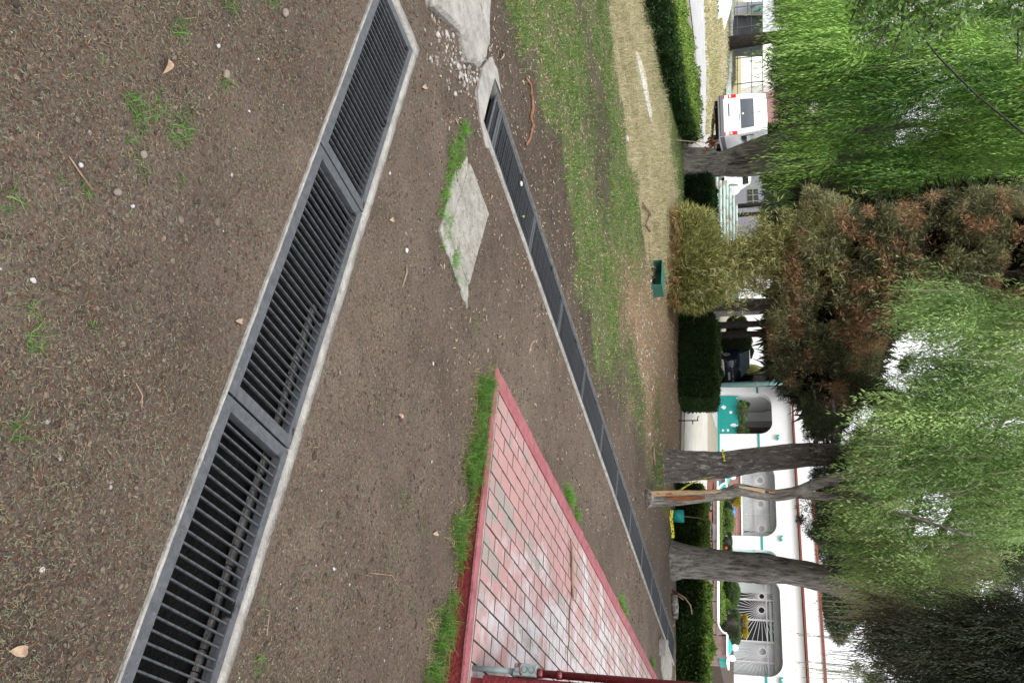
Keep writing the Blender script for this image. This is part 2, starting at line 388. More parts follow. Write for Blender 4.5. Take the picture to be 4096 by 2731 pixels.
# ground stays below the paved ramp
ramp_in = (P2[:, 0] > -2.6) & (P2[:, 1] > 4.2) & (P2[:, 0] < 4) & (P2[:, 1] < 30)
z = np.where(ramp_in, z - .05, z)
gr, dr, stw = zones(P2)
n1 = fbm(P2, .8, 41); n2 = fbm(P2, .15, 42)
colr = mixc((.045, .033, .026), (.150, .116, .090), n1 * .6 + n2 * .5 + fbm(P2, 2.2, 88) * .7 - .42)
colr = colr * np.where(P2[:, 0] - shear(P2[:, 1]) < -4.2, .72, 1.0)[:, None]
colr = mixc(colr, np.array((.085, .125, .035)), gr * .6)
colr = mixc(colr, np.array((.27, .23, .14)), dr * .9)
colr = mixc(colr, np.array((.24, .165, .10)), stw * .75)
xx = P2[:, 0] * math.cos(A) + P2[:, 1] * math.sin(A); yy = -P2[:, 0] * math.sin(A) + P2[:, 1] * math.cos(A)
far = (P2[:, 1] > 14.6) | (yy > 22)
colr = np.where(far[:, None], mixc((.24, .215, .17), (.31, .28, .22), n1), colr)
farlawn = (xx / np.maximum(yy, 1) < -.22) & (yy > 30)
colr = np.where(farlawn[:, None], mixc((.30, .29, .13), (.36, .31, .17), n1 * 1.4 - .2), colr)
beh = (yy > 24) & (xx / np.maximum(yy, 1) > -.22) & (xx / np.maximum(yy, 1) < -.12)
colr = np.where(beh[:, None], mixc((.2, .19, .16), (.26, .25, .2), n1), colr)
idx = np.arange(nx * ny).reshape(nx, ny)
Fq = np.stack([idx[:-1, :-1], idx[1:, :-1], idx[1:, 1:], idx[:-1, 1:]], -1).reshape(-1, 4)
cx_ = ((gx[:-1, :-1] + gx[1:, 1:]) / 2).ravel(); cy_ = ((gy[:-1, :-1] + gy[1:, 1:]) / 2).ravel()
hole = ((cx_ > D1[0]) & (cx_ < D1[1]) & (cy_ > D1[2]) & (cy_ < D1[3])) | ((cx_ > D2[0]) & (cx_ < D2[1]) & (cy_ > D2[2]) & (cy_ < D2[3]))
tag(big('ground', np.column_stack([P2, z]), Fq[~hole], M_GROUND, colr, smooth=True), kind='structure')

# ------------------------------------------------------------------ drains
def channel(name, x0, x1, y0, y1, depth, sh):
    """open concrete trench; returns MB of walls and floor"""
    mb = MB()
    def X(x, y): return x + float(shear(y)) if sh else x
    ys = [y0, y1] if not sh else list(np.linspace(y0, y1, 8))
    for a, b in zip(ys[:-1], ys[1:]):
        mb.add([(X(x0, a), a, -depth), (X(x1, a), a, -depth), (X(x1, b), b, -depth), (X(x0, b), b, -depth)], [(0, 1, 2, 3)])
        for xx_ in (x0, x1):
            mb.add([(X(xx_, a), a, -depth), (X(xx_, b), b, -depth), (X(xx_, b), b, -.03), (X(xx_, a), a, -.03)], [(0, 1, 2, 3)])
    for y in (y0, y1):
        mb.add([(X(x0, y), y, -depth), (X(x1, y), y, -depth), (X(x1, y), y, -.03), (X(x0, y), y, -.03)], [(0, 1, 2, 3)])
    return mb

GZ = .012   # top of the grates
def grate(label, L, W, nb, fw=(.045, .045, .045, .032), loc_=(0, 0, 0), rz=0.0, group='drain grates', warp=0.0, barlabel=None):
    """local x along the drain (0..L), local y across (0..W); bars run across"""
    t = thing('drain_grate', label, 'drain grate', loc_, rz, group)
    f0, f1, f2, f3 = fw                    # x0 side, x1 side, y0 side, y1 side
    g = .004
    for (x0, x1, y0, y1) in ((g, L - g, 0, f2), (g, L - g, W - f3, W), (g, f0, f2 + .0005, W - f3 - .0005), (L - f1, L - g, f2 + .0005, W - f3 - .0005)):
        mb = MB(); mb.box(x0, x1, y0, y1, -.006, 0)
        mb.box(x0, x1, (y1 - .006 if y0 == 0 else y0) if (x1 - x0) > .1 else y0, (y1 if y0 == 0 else y0 + .006) if (x1 - x0) > .1 else y1, -.035, -.0062) if (x1 - x0) > .1 else mb.box((x1 - .006) if x0 < .1 else x0, x1 if x0 < .1 else x0 + .006, y0, y1, -.035, -.0062)
        mb.build('frame', M_STEEL, t)
    pitch = (L - f0 - f1) / (nb + 1)
    me = MB().box(-.0028, .0028, f2 + .001, W - f3 - .001, -.013, -.003).mesh('bar'); me.materials.append(M_BAR)
    for i in range(nb):
        b = bpy.data.objects.new('bar', me); C.objects.link(b); b.parent = t
        b.location = (f0 + pitch * (i + 1), 0, random.uniform(-.002, .001)); b.rotation_euler = (0, random.uniform(-.06, .06), random.uniform(-.006, .006))
    return t

# near drain: axis along x
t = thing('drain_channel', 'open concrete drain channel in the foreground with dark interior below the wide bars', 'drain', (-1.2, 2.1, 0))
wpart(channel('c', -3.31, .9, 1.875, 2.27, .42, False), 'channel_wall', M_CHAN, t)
mb = MB()
xs = np.linspace(-1.75, .9, 42)
for a, b in zip(xs[:-1], xs[1:]):
    w0 = 2.240 + .005 * math.sin(a * 9); mb.box(a, b - .004, w0, 2.268, -.068, -.058 + .005 * random.random())
wpart(mb, 'inner_ledge', M_LEDGE, t)
mb = MB()                                 # thin pale lip on the near side and the wider one on the far side
def lip(mb, x0, x1, y0, y1, z0, z1, n, along='x', jit=.004):
    for i in range(n):
        if along == 'x':
            a = x0 + (x1 - x0) * i / n; b = x0 + (x1 - x0) * (i + 1) / n
            mb.box(a, b - .0006, y0, y1, z0, z1 + random.uniform(-.0012, .0012))
def strip(outer, inner, z0, z1):
    """outer, inner: lists of xy, builds a solid strip with a wavy top"""
    mb = MB(); n = len(outer); V = []
    for (a, b), (c, d) in zip(outer, inner):
        e = random.uniform(-.0015, .0015); V += [(a, b, z0), (a, b, z1 + e), (c, d, z1 + e), (c, d, z0)]
    Fc = []
    for i in range(n - 1):
        for k in range(4): Fc.append((4 * i + k, 4 * i + (k + 1) % 4, 4 * (i + 1) + (k + 1) % 4, 4 * (i + 1) + k))
    Fc += [(3, 2, 1, 0), (4 * n - 4, 4 * n - 3, 4 * n - 2, 4 * n - 1)]
    return mb.add(V, Fc)
xs = np.linspace(-3.312, .9, 90)
wpart(strip([(x, 2.312 + .006 * (snoise(np.array([[x, 1.]]), .13)[0] - .5) + .004) for x in xs], [(x, 2.272) for x in xs], -.12, .016), 'concrete_edge', M_CONC, t, True)
wpart(strip([(x, 1.869) for x in xs], [(x, 1.860 - .004 * snoise(np.array([[x, 2.]]), .1)[0]) for x in xs], -.12, .014), 'concrete_edge', M_CONC, t)
ys = np.linspace(1.858, 2.318, 14)
wpart(strip([(-3.375 - .006 * snoise(np.array([[y, 5.]]), .08)[0], y) for y in ys], [(-3.314, y) for y in ys], -.12, .0165), 'concrete_edge', M_CONC, t, True)
grate('left grate of the near drain, thirty slim steel bars, beside the mitred concrete end', 1.07, .40, 29, loc_=(-3.312, 1.871, GZ), group='grates of the near drain')
grate('middle grate of the near drain with scuffed tar patches on its frame', 1.10, .40, 28, loc_=(-2.24, 1.871, GZ), group='grates of the near drain')
grate('nearest grate in the bottom right corner, bars with a pale ledge showing below', 1.10, .40, 28, loc_=(-1.138, 1.871, GZ), group='grates of the near drain')

# far drain: axis along y with the slight skew of the ground grid
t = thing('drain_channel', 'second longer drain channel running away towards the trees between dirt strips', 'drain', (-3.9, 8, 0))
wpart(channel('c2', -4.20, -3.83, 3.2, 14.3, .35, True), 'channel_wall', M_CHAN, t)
yl = np.linspace(3.2, 14.3, 120)
def sx_(x, y): return x + float(shear(y))
wpart(strip([(sx_(-3.80, y) + .012 * snoise(np.array([[y, 2.]]), .25)[0], y) for y in yl], [(sx_(-3.828, y), y) for y in yl], -.12, .018), 'concrete_edge', M_CONC, t, True)
wpart(strip([(sx_(-4.202, y), y) for y in yl], [(sx_(-4.245, y) - .012 * snoise(np.array([[y, 7.]]), .2)[0], y) for y in yl], -.12, .016), 'concrete_edge', M_LEDGE, t, True)
yl = [3.27, 3.40] + list(3.40 + np.cumsum([.97, .98, 1.0, .98, .98, 1.0, 1.02, 1.0, 1.0, 1.0, .92]))
ords = ['closest', 'second', 'third', 'fourth', 'fifth', 'sixth', 'seventh', 'eighth', 'ninth', 'tenth', 'eleventh']
for i in range(len(yl) - 1):
    y0, y1 = yl[i], yl[i + 1]; L = y1 - y0
    x1 = sx_(-3.83, (y0 + y1) / 2); ang = math.atan(SH) if y0 > 3.2 else 0
    # local x -> world +y, local y -> world -x
    lab = 'short first grate of the far drain next to the broken concrete apron' if i == 0 else '%s full grate of the far drain counted from its near left end' % ords[i - 1]
    grate(lab, L, .37, 2 if i == 0 else 27, fw=(.03, .03, .022, .022), loc_=(sx_(-3.83, y0), y0, GZ), rz=PI / 2 - ang, group='grates of the far drain')

# ------------------------------------------------------------------ concrete pads near the drains
def slab(name, label, cat, pts, z0, z1, m, jag=.0, jn=1, bevel=.008, tilt=(0, 0)):
    P = []
    n = len(pts)
    for i in range(n):
        a = np.array(pts[i]); b = np.array(pts[(i + 1) % n])
        for k in range(jn):
            c = a + (b - a) * k / jn
            if k or jag > .02: c = c + rng.uniform(-jag, jag, 2)
            P.append(c)
    cen = np.mean(P, 0); o = thing(name, label, cat, (cen[0], cen[1], 0)) if False else None
    mb = MB(); N_ = len(P)
    ring = lambda s, z: [((c[0] - cen[0]) * s, (c[1] - cen[1]) * s, z + tilt[0] * (c[0] - cen[0]) + tilt[1] * (c[1] - cen[1])) for c in P]
    s1 = 1 - bevel / max(.05, np.mean([np.hypot(*(c - cen)) for c in P]))
    V = ring(1, z0) + ring(1, z1 - bevel * .7) + ring(s1, z1)
    Fc = [tuple(range(2 * N_, 3 * N_))]
    for r in (0, 1):
        for i in range(N_): j = (i + 1) % N_; Fc.append((r * N_ + i, r * N_ + j, (r + 1) * N_ + j, (r + 1) * N_ + i))
    mb.add(V, Fc); ob = mb.build(name, m); ob.location = (cen[0], cen[1], 0)
    return tag(ob, label, cat)
M_SLAB = mat('weathered_concrete', (.19, .18, .155), .95, (.31, .295, .265), 14., .9, 70., c3=(.09, .075, .06), s3=45., t3=(.54, .66))
slab('concrete_cover', 'square pale concrete cover lying in the dirt between the two drains', 'concrete slab', [(-3.42, 3.14), (-3.39, 3.53), (-2.78, 3.46), (-2.84, 3.08)], -.03, .018, M_SLAB, .003, 3)
slab('concrete_footing', 'broken grey concrete footing showing under the square cover', 'concrete slab', [(-3.44, 3.10), (-3.25, 2.99), (-3.05, 2.99), (-2.78, 2.99), (-2.70, 3.30), (-2.66, 3.52), (-2.72, 3.50), (-2.80, 3.44)], -.03, .009, M_CONC2, .012, 3)
slab('concrete_path_end', 'rounded end of an old concrete path at the left edge', 'concrete slab', [(-3.70, 2.30), (-3.93, 2.62), (-3.89, 2.80), (-4.0, 2.93), (-4.14, 2.99), (-4.32, 2.98), (-4.6, 2.86), (-5.1, 2.5), (-4.8, 1.7), (-4.2, 1.6)], -.03, .05, M_CONC2, .015, 3, .03, (.0, .0))
slab('concrete_apron', 'rough pale concrete apron at the start of the far drain', 'concrete slab', [(-3.815, 3.18), (-3.80, 3.22), (-3.77, 3.36), (-3.72, 3.30), (-3.80, 3.14), (-3.90, 3.03), (-4.13, 3.02), (-4.33, 3.10), (-4.36, 3.22), (-4.27, 3.36), (-4.255, 3.20)], -.03, .020, M_CONC, .006, 2)
slab('concrete_block', 'small concrete block with a white top beside the far end of the drain', 'concrete block', [(-3.20, 12.40), (-2.98, 12.45), (-3.05, 12.75), (-3.27, 12.70)], -.03, .10, M_CONC, .004, 2)
slab('concrete_patch', 'flat grey concrete patch behind the small block by the drain end', 'concrete slab', [(-3.30, 12.6), (-2.85, 12.7), (-2.7, 13.4), (-3.1, 14.1), (-3.3, 14.0)], -.03, .012, M_CONC2, .03, 3)
b0 = on(2525, 190); b1 = on(2568, 330)
slab('old_marble_slab', 'worn white stone slab half buried in the dry grass on the left', 'stone slab', [(-9.75, 7.25), (-9.95, 7.4), (-10.3, 8.0), (-10.3, 8.8), (-10.15, 8.9), (-9.9, 8.2)], -.03, .06, mat('white_stone', (.5, .5, .5), .8, (.62, .62, .6), 6., .3, 20.), .03, 3)

# ------------------------------------------------------------------ painted brick ramp
RX0, RY0, RS = -2.64, 4.10, .055
def rz_(x): return .008 + RS * (x - RX0)
t = thing('brick_ramp', 'low sloping ramp of worn pink and white painted bricks with dark red sides', 'ramp', (RX0, RY0, 0))
mb = MB()                                  # body with dark red sides
for x0, x1, y0, y1 in ((RX0 + .012, 3.2, RY0 + .012, 16.0),):
    V = [(x0, y0, -.06), (x1, y0, -.06), (x1, y1, -.06), (x0, y1, -.06), (x0, y0, rz_(x0) - .006), (x1, y0, rz_(x1) - .006), (x1, y1, rz_(x1) - .006), (x0, y1, rz_(x0) - .006)]
    mb.add(V, [(3, 2, 1, 0), (4, 5, 6, 7), (0, 1, 5, 4), (1, 2, 6, 5), (2, 3, 7, 6), (3, 0, 4, 7)])
wpart(mb, 'side_wall', M_RED, t)
BW = .125
def slopestrip(x0, x1, y0, y1, dz, th, m, name, nx_=1, ny_=1, wav=0.0):
    mb = MB(); V = []
    for i in range(nx_ + 1):
        for j in range(ny_ + 1):
            x = x0 + (x1 - x0) * i / nx_; y = y0 + (y1 - y0) * j / ny_
            if wav:
                if i == 0 and nx_ < 4: x += random.uniform(-wav, wav)
                if j == 0 and ny_ < 4: y += random.uniform(-wav, wav)
            V.append((x, y, rz_(x) + dz + random.uniform(-wav, wav) * .3))
    T = len(V); V += [(a, b, c - th) for a, b, c in V]
    g = lambda i, j: i * (ny_ + 1) + j
    Fc = [(g(i, j), g(i + 1, j), g(i + 1, j + 1), g(i, j + 1)) for i in range(nx_) for j in range(ny_)]
    Fc += [(g(i + 1, 0), g(i, 0), T + g(i, 0), T + g(i + 1, 0)) for i in range(nx_)] + [(g(0, j), g(0, j + 1), T + g(0, j + 1), T + g(0, j)) for j in range(ny_)]
    Fc += [(g(i, ny_), g(i + 1, ny_), T + g(i + 1, ny_), T + g(i, ny_)) for i in range(nx_)] + [(g(nx_, j + 1), g(nx_, j), T + g(nx_, j), T + g(nx_, j + 1)) for j in range(ny_)]
    mb.add(V, Fc); return wpart(mb, name, m, t)
slopestrip(RX0, 2.5, RY0, RY0 + .075, .006, .012, M_ROSE, 'border', 40, 2, .005)
slopestrip(RX0, RX0 + BW, RY0 + .077, 16.0, .0065, .012, M_ROSE, 'border', 2, 80, .006)
slopestrip(RX0 + BW + .008, 2.5, RY0 + .077, RY0 + .10, .003, .008, M_CONC2, 'mortar_joint', 40, 1, .002)
# mortar bed
slopestrip(RX0 + BW + .0, 2.5, RY0 + .101, 16.0, -.0045, .002, mat('mortar_bed', (.035, .028, .025), .95, (.10, .085, .075), 20., .4, 80.), 'mortar_bed', 1, 1)
BL, BB, gap = .207, .1065, .0055
brick = MB(); e = .0035
hx, hy = (BB - gap) / 2, (BL - gap) / 2
V = [(sx * hx, sy * hy, -.012) for sx, sy in ((-1, -1), (1, -1), (1, 1), (-1, 1))] + [(sx * hx, sy * hy, -e * .6) for sx, sy in ((-1, -1), (1, -1), (1, 1), (-1, 1))] + [(sx * (hx - e), sy * (hy - e), 0) for sx, sy in ((-1, -1), (1, -1), (1, 1), (-1, 1))]
brick.add(V, [(8, 9, 10, 11)] + [(a, b, b + 4, a + 4) for o in (0, 4) for a, b in ((o, o + 1), (o + 1, o + 2), (o + 2, o + 3), (o + 3, o))])
M_JOINT = mat('joint_dirt', (.05, .04, .036), .95, (.12, .10, .09), 30., .4, 80.)
bme = brick.mesh('brick'); bme.materials.append(M_PAVER); bme.materials.append(M_JOINT)
for pl_ in bme.polygons: pl_.material_index = 0 if abs(pl_.normal.z) > .9 else 1
spots = []
nrow = int((2.5 - (RX0 + BW)) / BB)
for i in range(nrow):
    x = RX0 + BW + .006 + BB * (i + .5)
    off = (i % 2) * BL / 2
    y = RY0 + .104 + (BL / 2 if not off else BL / 4)
    first = True
    while y < 15.5:
        ln = BL if not (first and off) else BL / 2
        spots.append((x, y, ln)); y += (ln + BL) / 2; first = False
vis = [s for s in spots if s[0] < -.77 - .2214 * (s[1] - 4.1) + .38 and s[1] < 13.5]
vis.sort(key=lambda s: s[0] ** 2 + s[1] ** 2)
others = [s for s in vis[295:]] + [s for s in spots if s[0] < 0 and s not in vis]
for (x, y, ln) in vis[:295]:
    b = bpy.data.objects.new('brick', bme); C.objects.link(b); b.parent = t
    b.location = (x - RX0, y - RY0, rz_(x) + .004 + random.uniform(-.0018, .0015)); b.rotation_euler = (random.uniform(-.006, .006), -math.atan(RS) + random.uniform(-.008, .008), random.uniform(-.006, .006)); b.scale = (1, ln / BL if ln < BL else 1, 1)
mb = MB()
for (x, y, ln) in others:
    dzz = random.uniform(-.0015, .0015)
    mb.add([(a + x, b * (ln / BL) + y, rz_(a + x) + .004 + c + dzz) for a, b, c in V], [(8, 9, 10, 11)] + [(a, b, b + 4, a + 4) for o in (0, 4) for a, b in ((o, o + 1), (o + 1, o + 2), (o + 2, o + 3), (o + 3, o))])
fb = wpart(mb, 'far_bricks', M_PAVER, t); fb['kind'] = 'stuff'; fb.data.materials.append(M_JOINT)
for pl_ in fb.data.polygons: pl_.material_index = 0 if abs(pl_.normal.z) > .9 else 1
# bare white repaired strip and the crack across the bricks
mb = MB(); cr = [tuple(G(X, Y, .05)[:2]) for X, Y in ((2292, 2200), (2290, 2300), (2285, 2380), (2274, 2440), (2268, 2500), (2266, 2560), (2256, 2600), (2254, 2660))]
for (a, b), (c, d) in zip(cr[:-1], cr[1:]):
    mb.add([(a - .004, b + .012, rz_(a) + .0072), (a + .005, b - .006, rz_(a) + .0072), (c + .006, d - .008, rz_(c) + .0072), (c - .004, d + .010, rz_(c) + .0072)], [(0, 1, 2, 3)])
wpart(mb, 'crack', mat('crack_dirt', (.03, .022, .02), .95), t)
def ribbon(pts, wd, mat_, name, label, cat, zoff=.0, up=True):
    mb = MB(); rr = [wd * (1 - .6 * i / (len(pts) - 1)) for i in range(len(pts))]
    mb.tube(pts, rr, 6); o = mb.build(name, mat_, smooth=True)
    return tag(o, label, cat)

# red pillar with conduit at the right edge
pb = onq(1870, 2668, 4.24); px_ = pb[0]
t = thing('red_pillar', 'dark red painted pillar standing on the ramp at the right edge', 'pillar', (px_ + .5, 4.5, 0))
mb = MB(); r = .03; pts = []
x0, x1, y0, y1 = px_ + .028, px_ + 1.1, 4.205, 4.75
for (cx0, cy0, a0) in ((x0 + r, y0 + r, PI), (x1 - r, y0 + r, 1.5 * PI), (x1 - r, y1 - r, 0), (x0 + r, y1 - r, .5 * PI)):
    for k in range(5): a = a0 + k * PI / 8; pts.append((cx0 + r * math.cos(a), cy0 + r * math.sin(a)))
mb.prism(pts, .18, 3.0); wpart(mb, 'shaft', M_RED, t, False)
mb = MB(); mb.box(x0 + .02, x1, y0 + .02, y1, 0, .1795); wpart(mb, 'foot', M_RED, t)
t = thing('conduit_pipe', 'galvanised conduit with flaking red paint and a junction box on the pillar', 'pipe', (px_, 4.24, rz_(px_)))
zt0 = onq(2062, 2683, 4.24)[2]; zt1 = onq(2150, 2690, 4.24)[2]; zb = rz_(px_)
mb = MB(); mb.tube([(px_, 4.24, zb + .002), (px_, 4.24, zt0)], .0145, 14); wpart(mb, 'lower_pipe', M_GALV, t, True)
mb = MB(); mb.box(px_ - .034, px_ + .024, 4.20, 4.285, zt0 + .001, zt1); wpart(mb, 'junction_box', M_GALV, t)
for k in range(3):
    zc = zt0 + (zt1 - zt0) * (k + .55) / 3.1
    mb = MB(); th = np.linspace(0, 2 * PI, 17)[:-1]; rr = (zt1 - zt0) * .13
    mb.tube([(px_ - .005 + rr * math.cos(a), 4.1985, zc + rr * math.sin(a)) for a in list(th) + [0]], .0012, 5, False); wpart(mb, 'knockout', M_STEEL, t)
mb = MB(); mb.tube([(px_, 4.24, zt1 + .001), (px_, 4.24, zt1 + .03)], .024, 12); mb.tube([(px_, 4.24, zt1 + .031), (px_, 4.24, 2.9)], .019, 14); mb.tube([(px_, 4.24, zt1 + .10), (px_, 4.24, zt1 + .13)], .023, 12)
wpart(mb, 'upper_pipe', M_RED, t, True)

# ------------------------------------------------------------------ ground scatter
def blocked(P, m=.0):
    a = P[:, 0] - shear(P[:, 1]); q = P[:, 1]
    b = (P[:, 0] > -3.38 - m) & (P[:, 0] < .95) & (q > 1.85 - m) & (q < 2.345 + m)
    b |= (a > -4.25 - m) & (a < -3.79 + m) & (q > 3.2) & (q < 14.35)
    b |= (P[:, 0] > RX0 - m) & (q > RY0 - m)
    b |= inpoly(P, [(-3.42, 3.14), (-3.39, 3.53), (-2.78, 3.46), (-2.84, 3.08)])
    b |= inpoly(P, [(-3.75, 2.3), (-3.96, 2.62), (-3.93, 2.80), (-4.0, 2.9), (-4.14, 2.97), (-4.32, 2.97), (-4.6, 2.86), (-5.1, 2.5), (-4.8, 1.7), (-4.2, 1.6)])
    b |= inpoly(P, [(-3.815, 3.18), (-3.77, 3.3), (-3.80, 3.14), (-3.90, 3.05), (-4.13, 3.05), (-4.30, 3.14), (-4.27, 3.3)])
    return b
def view_points(n, ymin, ymax, power=1.0, marg=.06):
    """random ground points inside the wedge the photo sees, density falling with distance"""
    u = rng.random(n); y = ymin * (ymax / ymin) ** (u ** power)
    x = (rng.random(n) * 2 - 1) * (.4135 + marg * .4) * (y * .957 + .465)
    P = np.stack([x * math.cos(A) - y * math.sin(A), x * math.sin(A) + y * math.cos(A)], 1)
    return P
def zg(P):
    z = H(P[:, 0], P[:, 1]); nr = np.exp(-np.maximum(0, P[:, 1] - 9) / 4)
    zz = z + ((fbm(P, .5, 1) - .5) * .035 + (fbm(P, .12, 2, 4) - .5) * .034) * nr
    a = P[:, 0] - shear(P[:, 1]); q = P[:, 1]
    e = np.minimum(np.maximum(np.maximum(D1[0] - P[:, 0], P[:, 0] - D1[1]), np.maximum(D1[2] - q, q - D1[3])), np.maximum(np.maximum(D2[0] - a, a - D2[1]), np.maximum(D2[2] - q, q - D2[3])))
    f = np.clip(e / .12, 0, 1); return zz * f + z * (1 - f) + .005 * (1 - f)

# clods and pebbles
ico = [(0, 0, -1), (.72, -.53, -.45), (-.28, -.85, -.45), (-.89, 0, -.45), (-.28, .85, -.45), (.72, .53, -.45), (.28, -.85, .45), (-.72, -.53, .45), (-.72, .53, .45), (.28, .85, .45), (.89, 0, .45), (0, 0, 1)]
icf = [(0, 1, 2), (1, 0, 5), (0, 2, 3), (0, 3, 4), (0, 4, 5), (1, 5, 10), (2, 1, 6), (3, 2, 7), (4, 3, 8), (5, 4, 9), (1, 10, 6), (2, 6, 7), (3, 7, 8), (4, 8, 9), (5, 9, 10), (6, 10, 11), (7, 6, 11), (8, 7, 11), (9, 8, 11), (10, 9, 11)]
ico = np.array(ico); icf = np.array(icf)
def stones(P, size, col, flatn=.65, rough=.35, zup=None):
    n = len(P); z = zg(P) if zup is None else zup
    V = ico[None] * (1 + rng.uniform(-rough, rough, (n, 12, 1)))
    sc = size[:, None, None] * np.stack([rng.uniform(.7, 1.3, n), rng.uniform(.6, 1.1, n), rng.uniform(.45, .9, n) * flatn], 1)[:, None]
    V = V * sc; th = rng.uniform(0, 2 * PI, n); c, s = np.cos(th)[:, None], np.sin(th)[:, None]
    W = np.stack([V[..., 0] * c - V[..., 1] * s + P[:, :1], V[..., 0] * s + V[..., 1] * c + P[:, 1:2], V[..., 2] + (z + size * .12)[:, None]], -1)
    return W.reshape(-1, 3), (icf[None] + 12 * np.arange(n)[:, None, None]).reshape(-1, 3), np.repeat(col, 12, 0)
P = view_points(90000, .88, 10.5, .9); P = P[~blocked(P, .01)]
g_, d_, s_ = zones(P); P = P[rng.random(len(P)) > g_ * .7 + d_]
dist = np.hypot(P[:, 0], P[:, 1])
clump = fbm(P, .35, 77)
P = P[(clump + rng.random(len(P)) * .6) > .72]; clump = fbm(P, .35, 77); dist = np.hypot(P[:, 0], P[:, 1])
size = .0018 + .0066 * rng.random(len(P)) ** 5 * (.5 + clump) + .0005 * dist
big_ = rng.random(len(P)) < .004; size[big_] *= rng.uniform(1.6, 2.6, big_.sum())
col = mixc((.040, .030, .024), (.145, .115, .09), rng.random(len(P)) ** 1.5) * (.7 + .6 * fbm(P, 2.6, 88))[:, None]
pale = rng.random(len(P)) < .007; col[pale] = mixc((.2, .19, .18), (.42, .41, .40), rng.random(pale.sum()))
tag(big('soil_clods', *stones(P, size, col)[:2], M_STONE, np.repeat(col, 12, 0)), 'brown crumbs and clods of loose soil scattered over the dirt', 'soil', kind='stuff')

# litter: clippings, straw bits
def litter(P, ln, wd, col, lift=.003, tilt=.25):
    n = len(P); th = rng.uniform(0, 2 * PI, n)
    d = np.stack([np.cos(th), np.sin(th), rng.normal(0, tilt, n)], 1); d = norm(d)
    pos = np.column_stack([P, zg(P) + lift + rng.random(n) * .003 + np.maximum(0, -d[:, 2]) * ln * .8])
    s = norm(np.cross(d, np.array([0, 0, 1.0]) + rng.normal(0, .35, (n, 3)))); ln = ln[:, None]; wd = wd[:, None]
    bend = s * rng.normal(0, .22, (n, 1)) * ln
    a = pos - s * wd * .5; b = pos + s * wd * .5; c = pos + d * ln * .5 + bend + s * wd * .5; e = pos + d * ln * .5 + bend - s * wd * .5
    f = pos + d * ln + s * wd * .25; g = pos + d * ln - s * wd * .25
    V = np.stack([a, b, c, e, f, g], 1).reshape(-1, 3); i = 6 * np.arange(n)[:, None]
    F = np.concatenate([i + [0, 1, 2, 3], i + [3, 2, 4, 5]]); return V, F, np.repeat(col, 6, 0)
P = view_points(210000, .88, 12.0, .85); P = P[~blocked(P)]
g_, d_, s_ = zones(P); P = P[rng.random(len(P)) > d_]
cl = fbm(P, .25, 55); P = P[(cl * .6 + fbm(P, 1.3, 56) * .7 + rng.random(len(P)) * .7) > .93]
n = len(P); dist = np.hypot(P[:, 0], P[:, 1]); k = rng.random(n)
col = np.where((k < .34)[:, None], mixc((.07, .085, .05), (.17, .195, .12), rng.random(n)), np.where((k < .76)[:, None], mixc((.09, .068, .045), (.26, .21, .145), rng.random(n) ** 1.3), mixc((.07, .03, .02), (.17, .07, .04), rng.random(n))))
tag(big('dry_litter', *litter(P, (.005 + .010 * rng.random(n) ** 1.5) * (1 + dist * .08), (.0009 + .0007 * rng.random(n)) * (1 + dist * .17), col)[:2], LITTER, np.repeat(col, 6, 0)), 'dry clippings and straw bits lying over the bare soil', 'litter', kind='stuff')
xs_ = rng.uniform(-3.3, .2, 260); ys_ = np.where(rng.random(260) < .7, rng.uniform(1.874, 1.912, 260), rng.uniform(2.242, 2.268, 260)); P = np.column_stack([xs_, ys_]); n = 260
V, F, K = litter(P, .004 + .010 * rng.random(n) ** 2, .0012 * np.ones(n), mixc((.06, .045, .03), (.30, .25, .17), rng.random(n)), .0); V[:, 2] = V[:, 2] - np.repeat(zg(P), 6) + GZ + .001
tag(big('frame_debris', V, F, LITTER, K), 'tiny bits of straw and grit caught on the near grate frames', 'litter', kind='stuff')
# straw mulch on the far dirt and the lawn edge
P = view_points(150000, 4.0, 17); P = P[~blocked(P)]
g_, d_, s_ = zones(P); pr = .10 + .9 * s_ + .30 * g_; P = P[(rng.random(len(P)) < pr) & (P[:, 1] < 14.4)]
P = P[rng.random(len(P)) < np.clip((P[:, 0] * -1 - 2.5) / 2, .25, 1)]
n = len(P); dist = np.hypot(P[:, 0], P[:, 1]); k = rng.random(n)
col = np.where((k < .62)[:, None], mixc((.26, .20, .13), (.50, .42, .30), rng.random(n)), np.where((k < .9)[:, None], mixc((.20, .11, .065), (.34, .19, .11), rng.random(n)), mixc((.12, .04, .03), (.22, .07, .05), rng.random(n))))
V, F, K = litter(P, .012 + .022 * rng.random(n) ** 1.5, (.003 + .004 * rng.random(n)) * (.5 + dist * .08), col, .008)
tag(big('fallen_leaves', V, F, LITTER, K), 'pale fallen willow leaves and straw strewn over the lawn edge', 'leaf litter', kind='stuff')

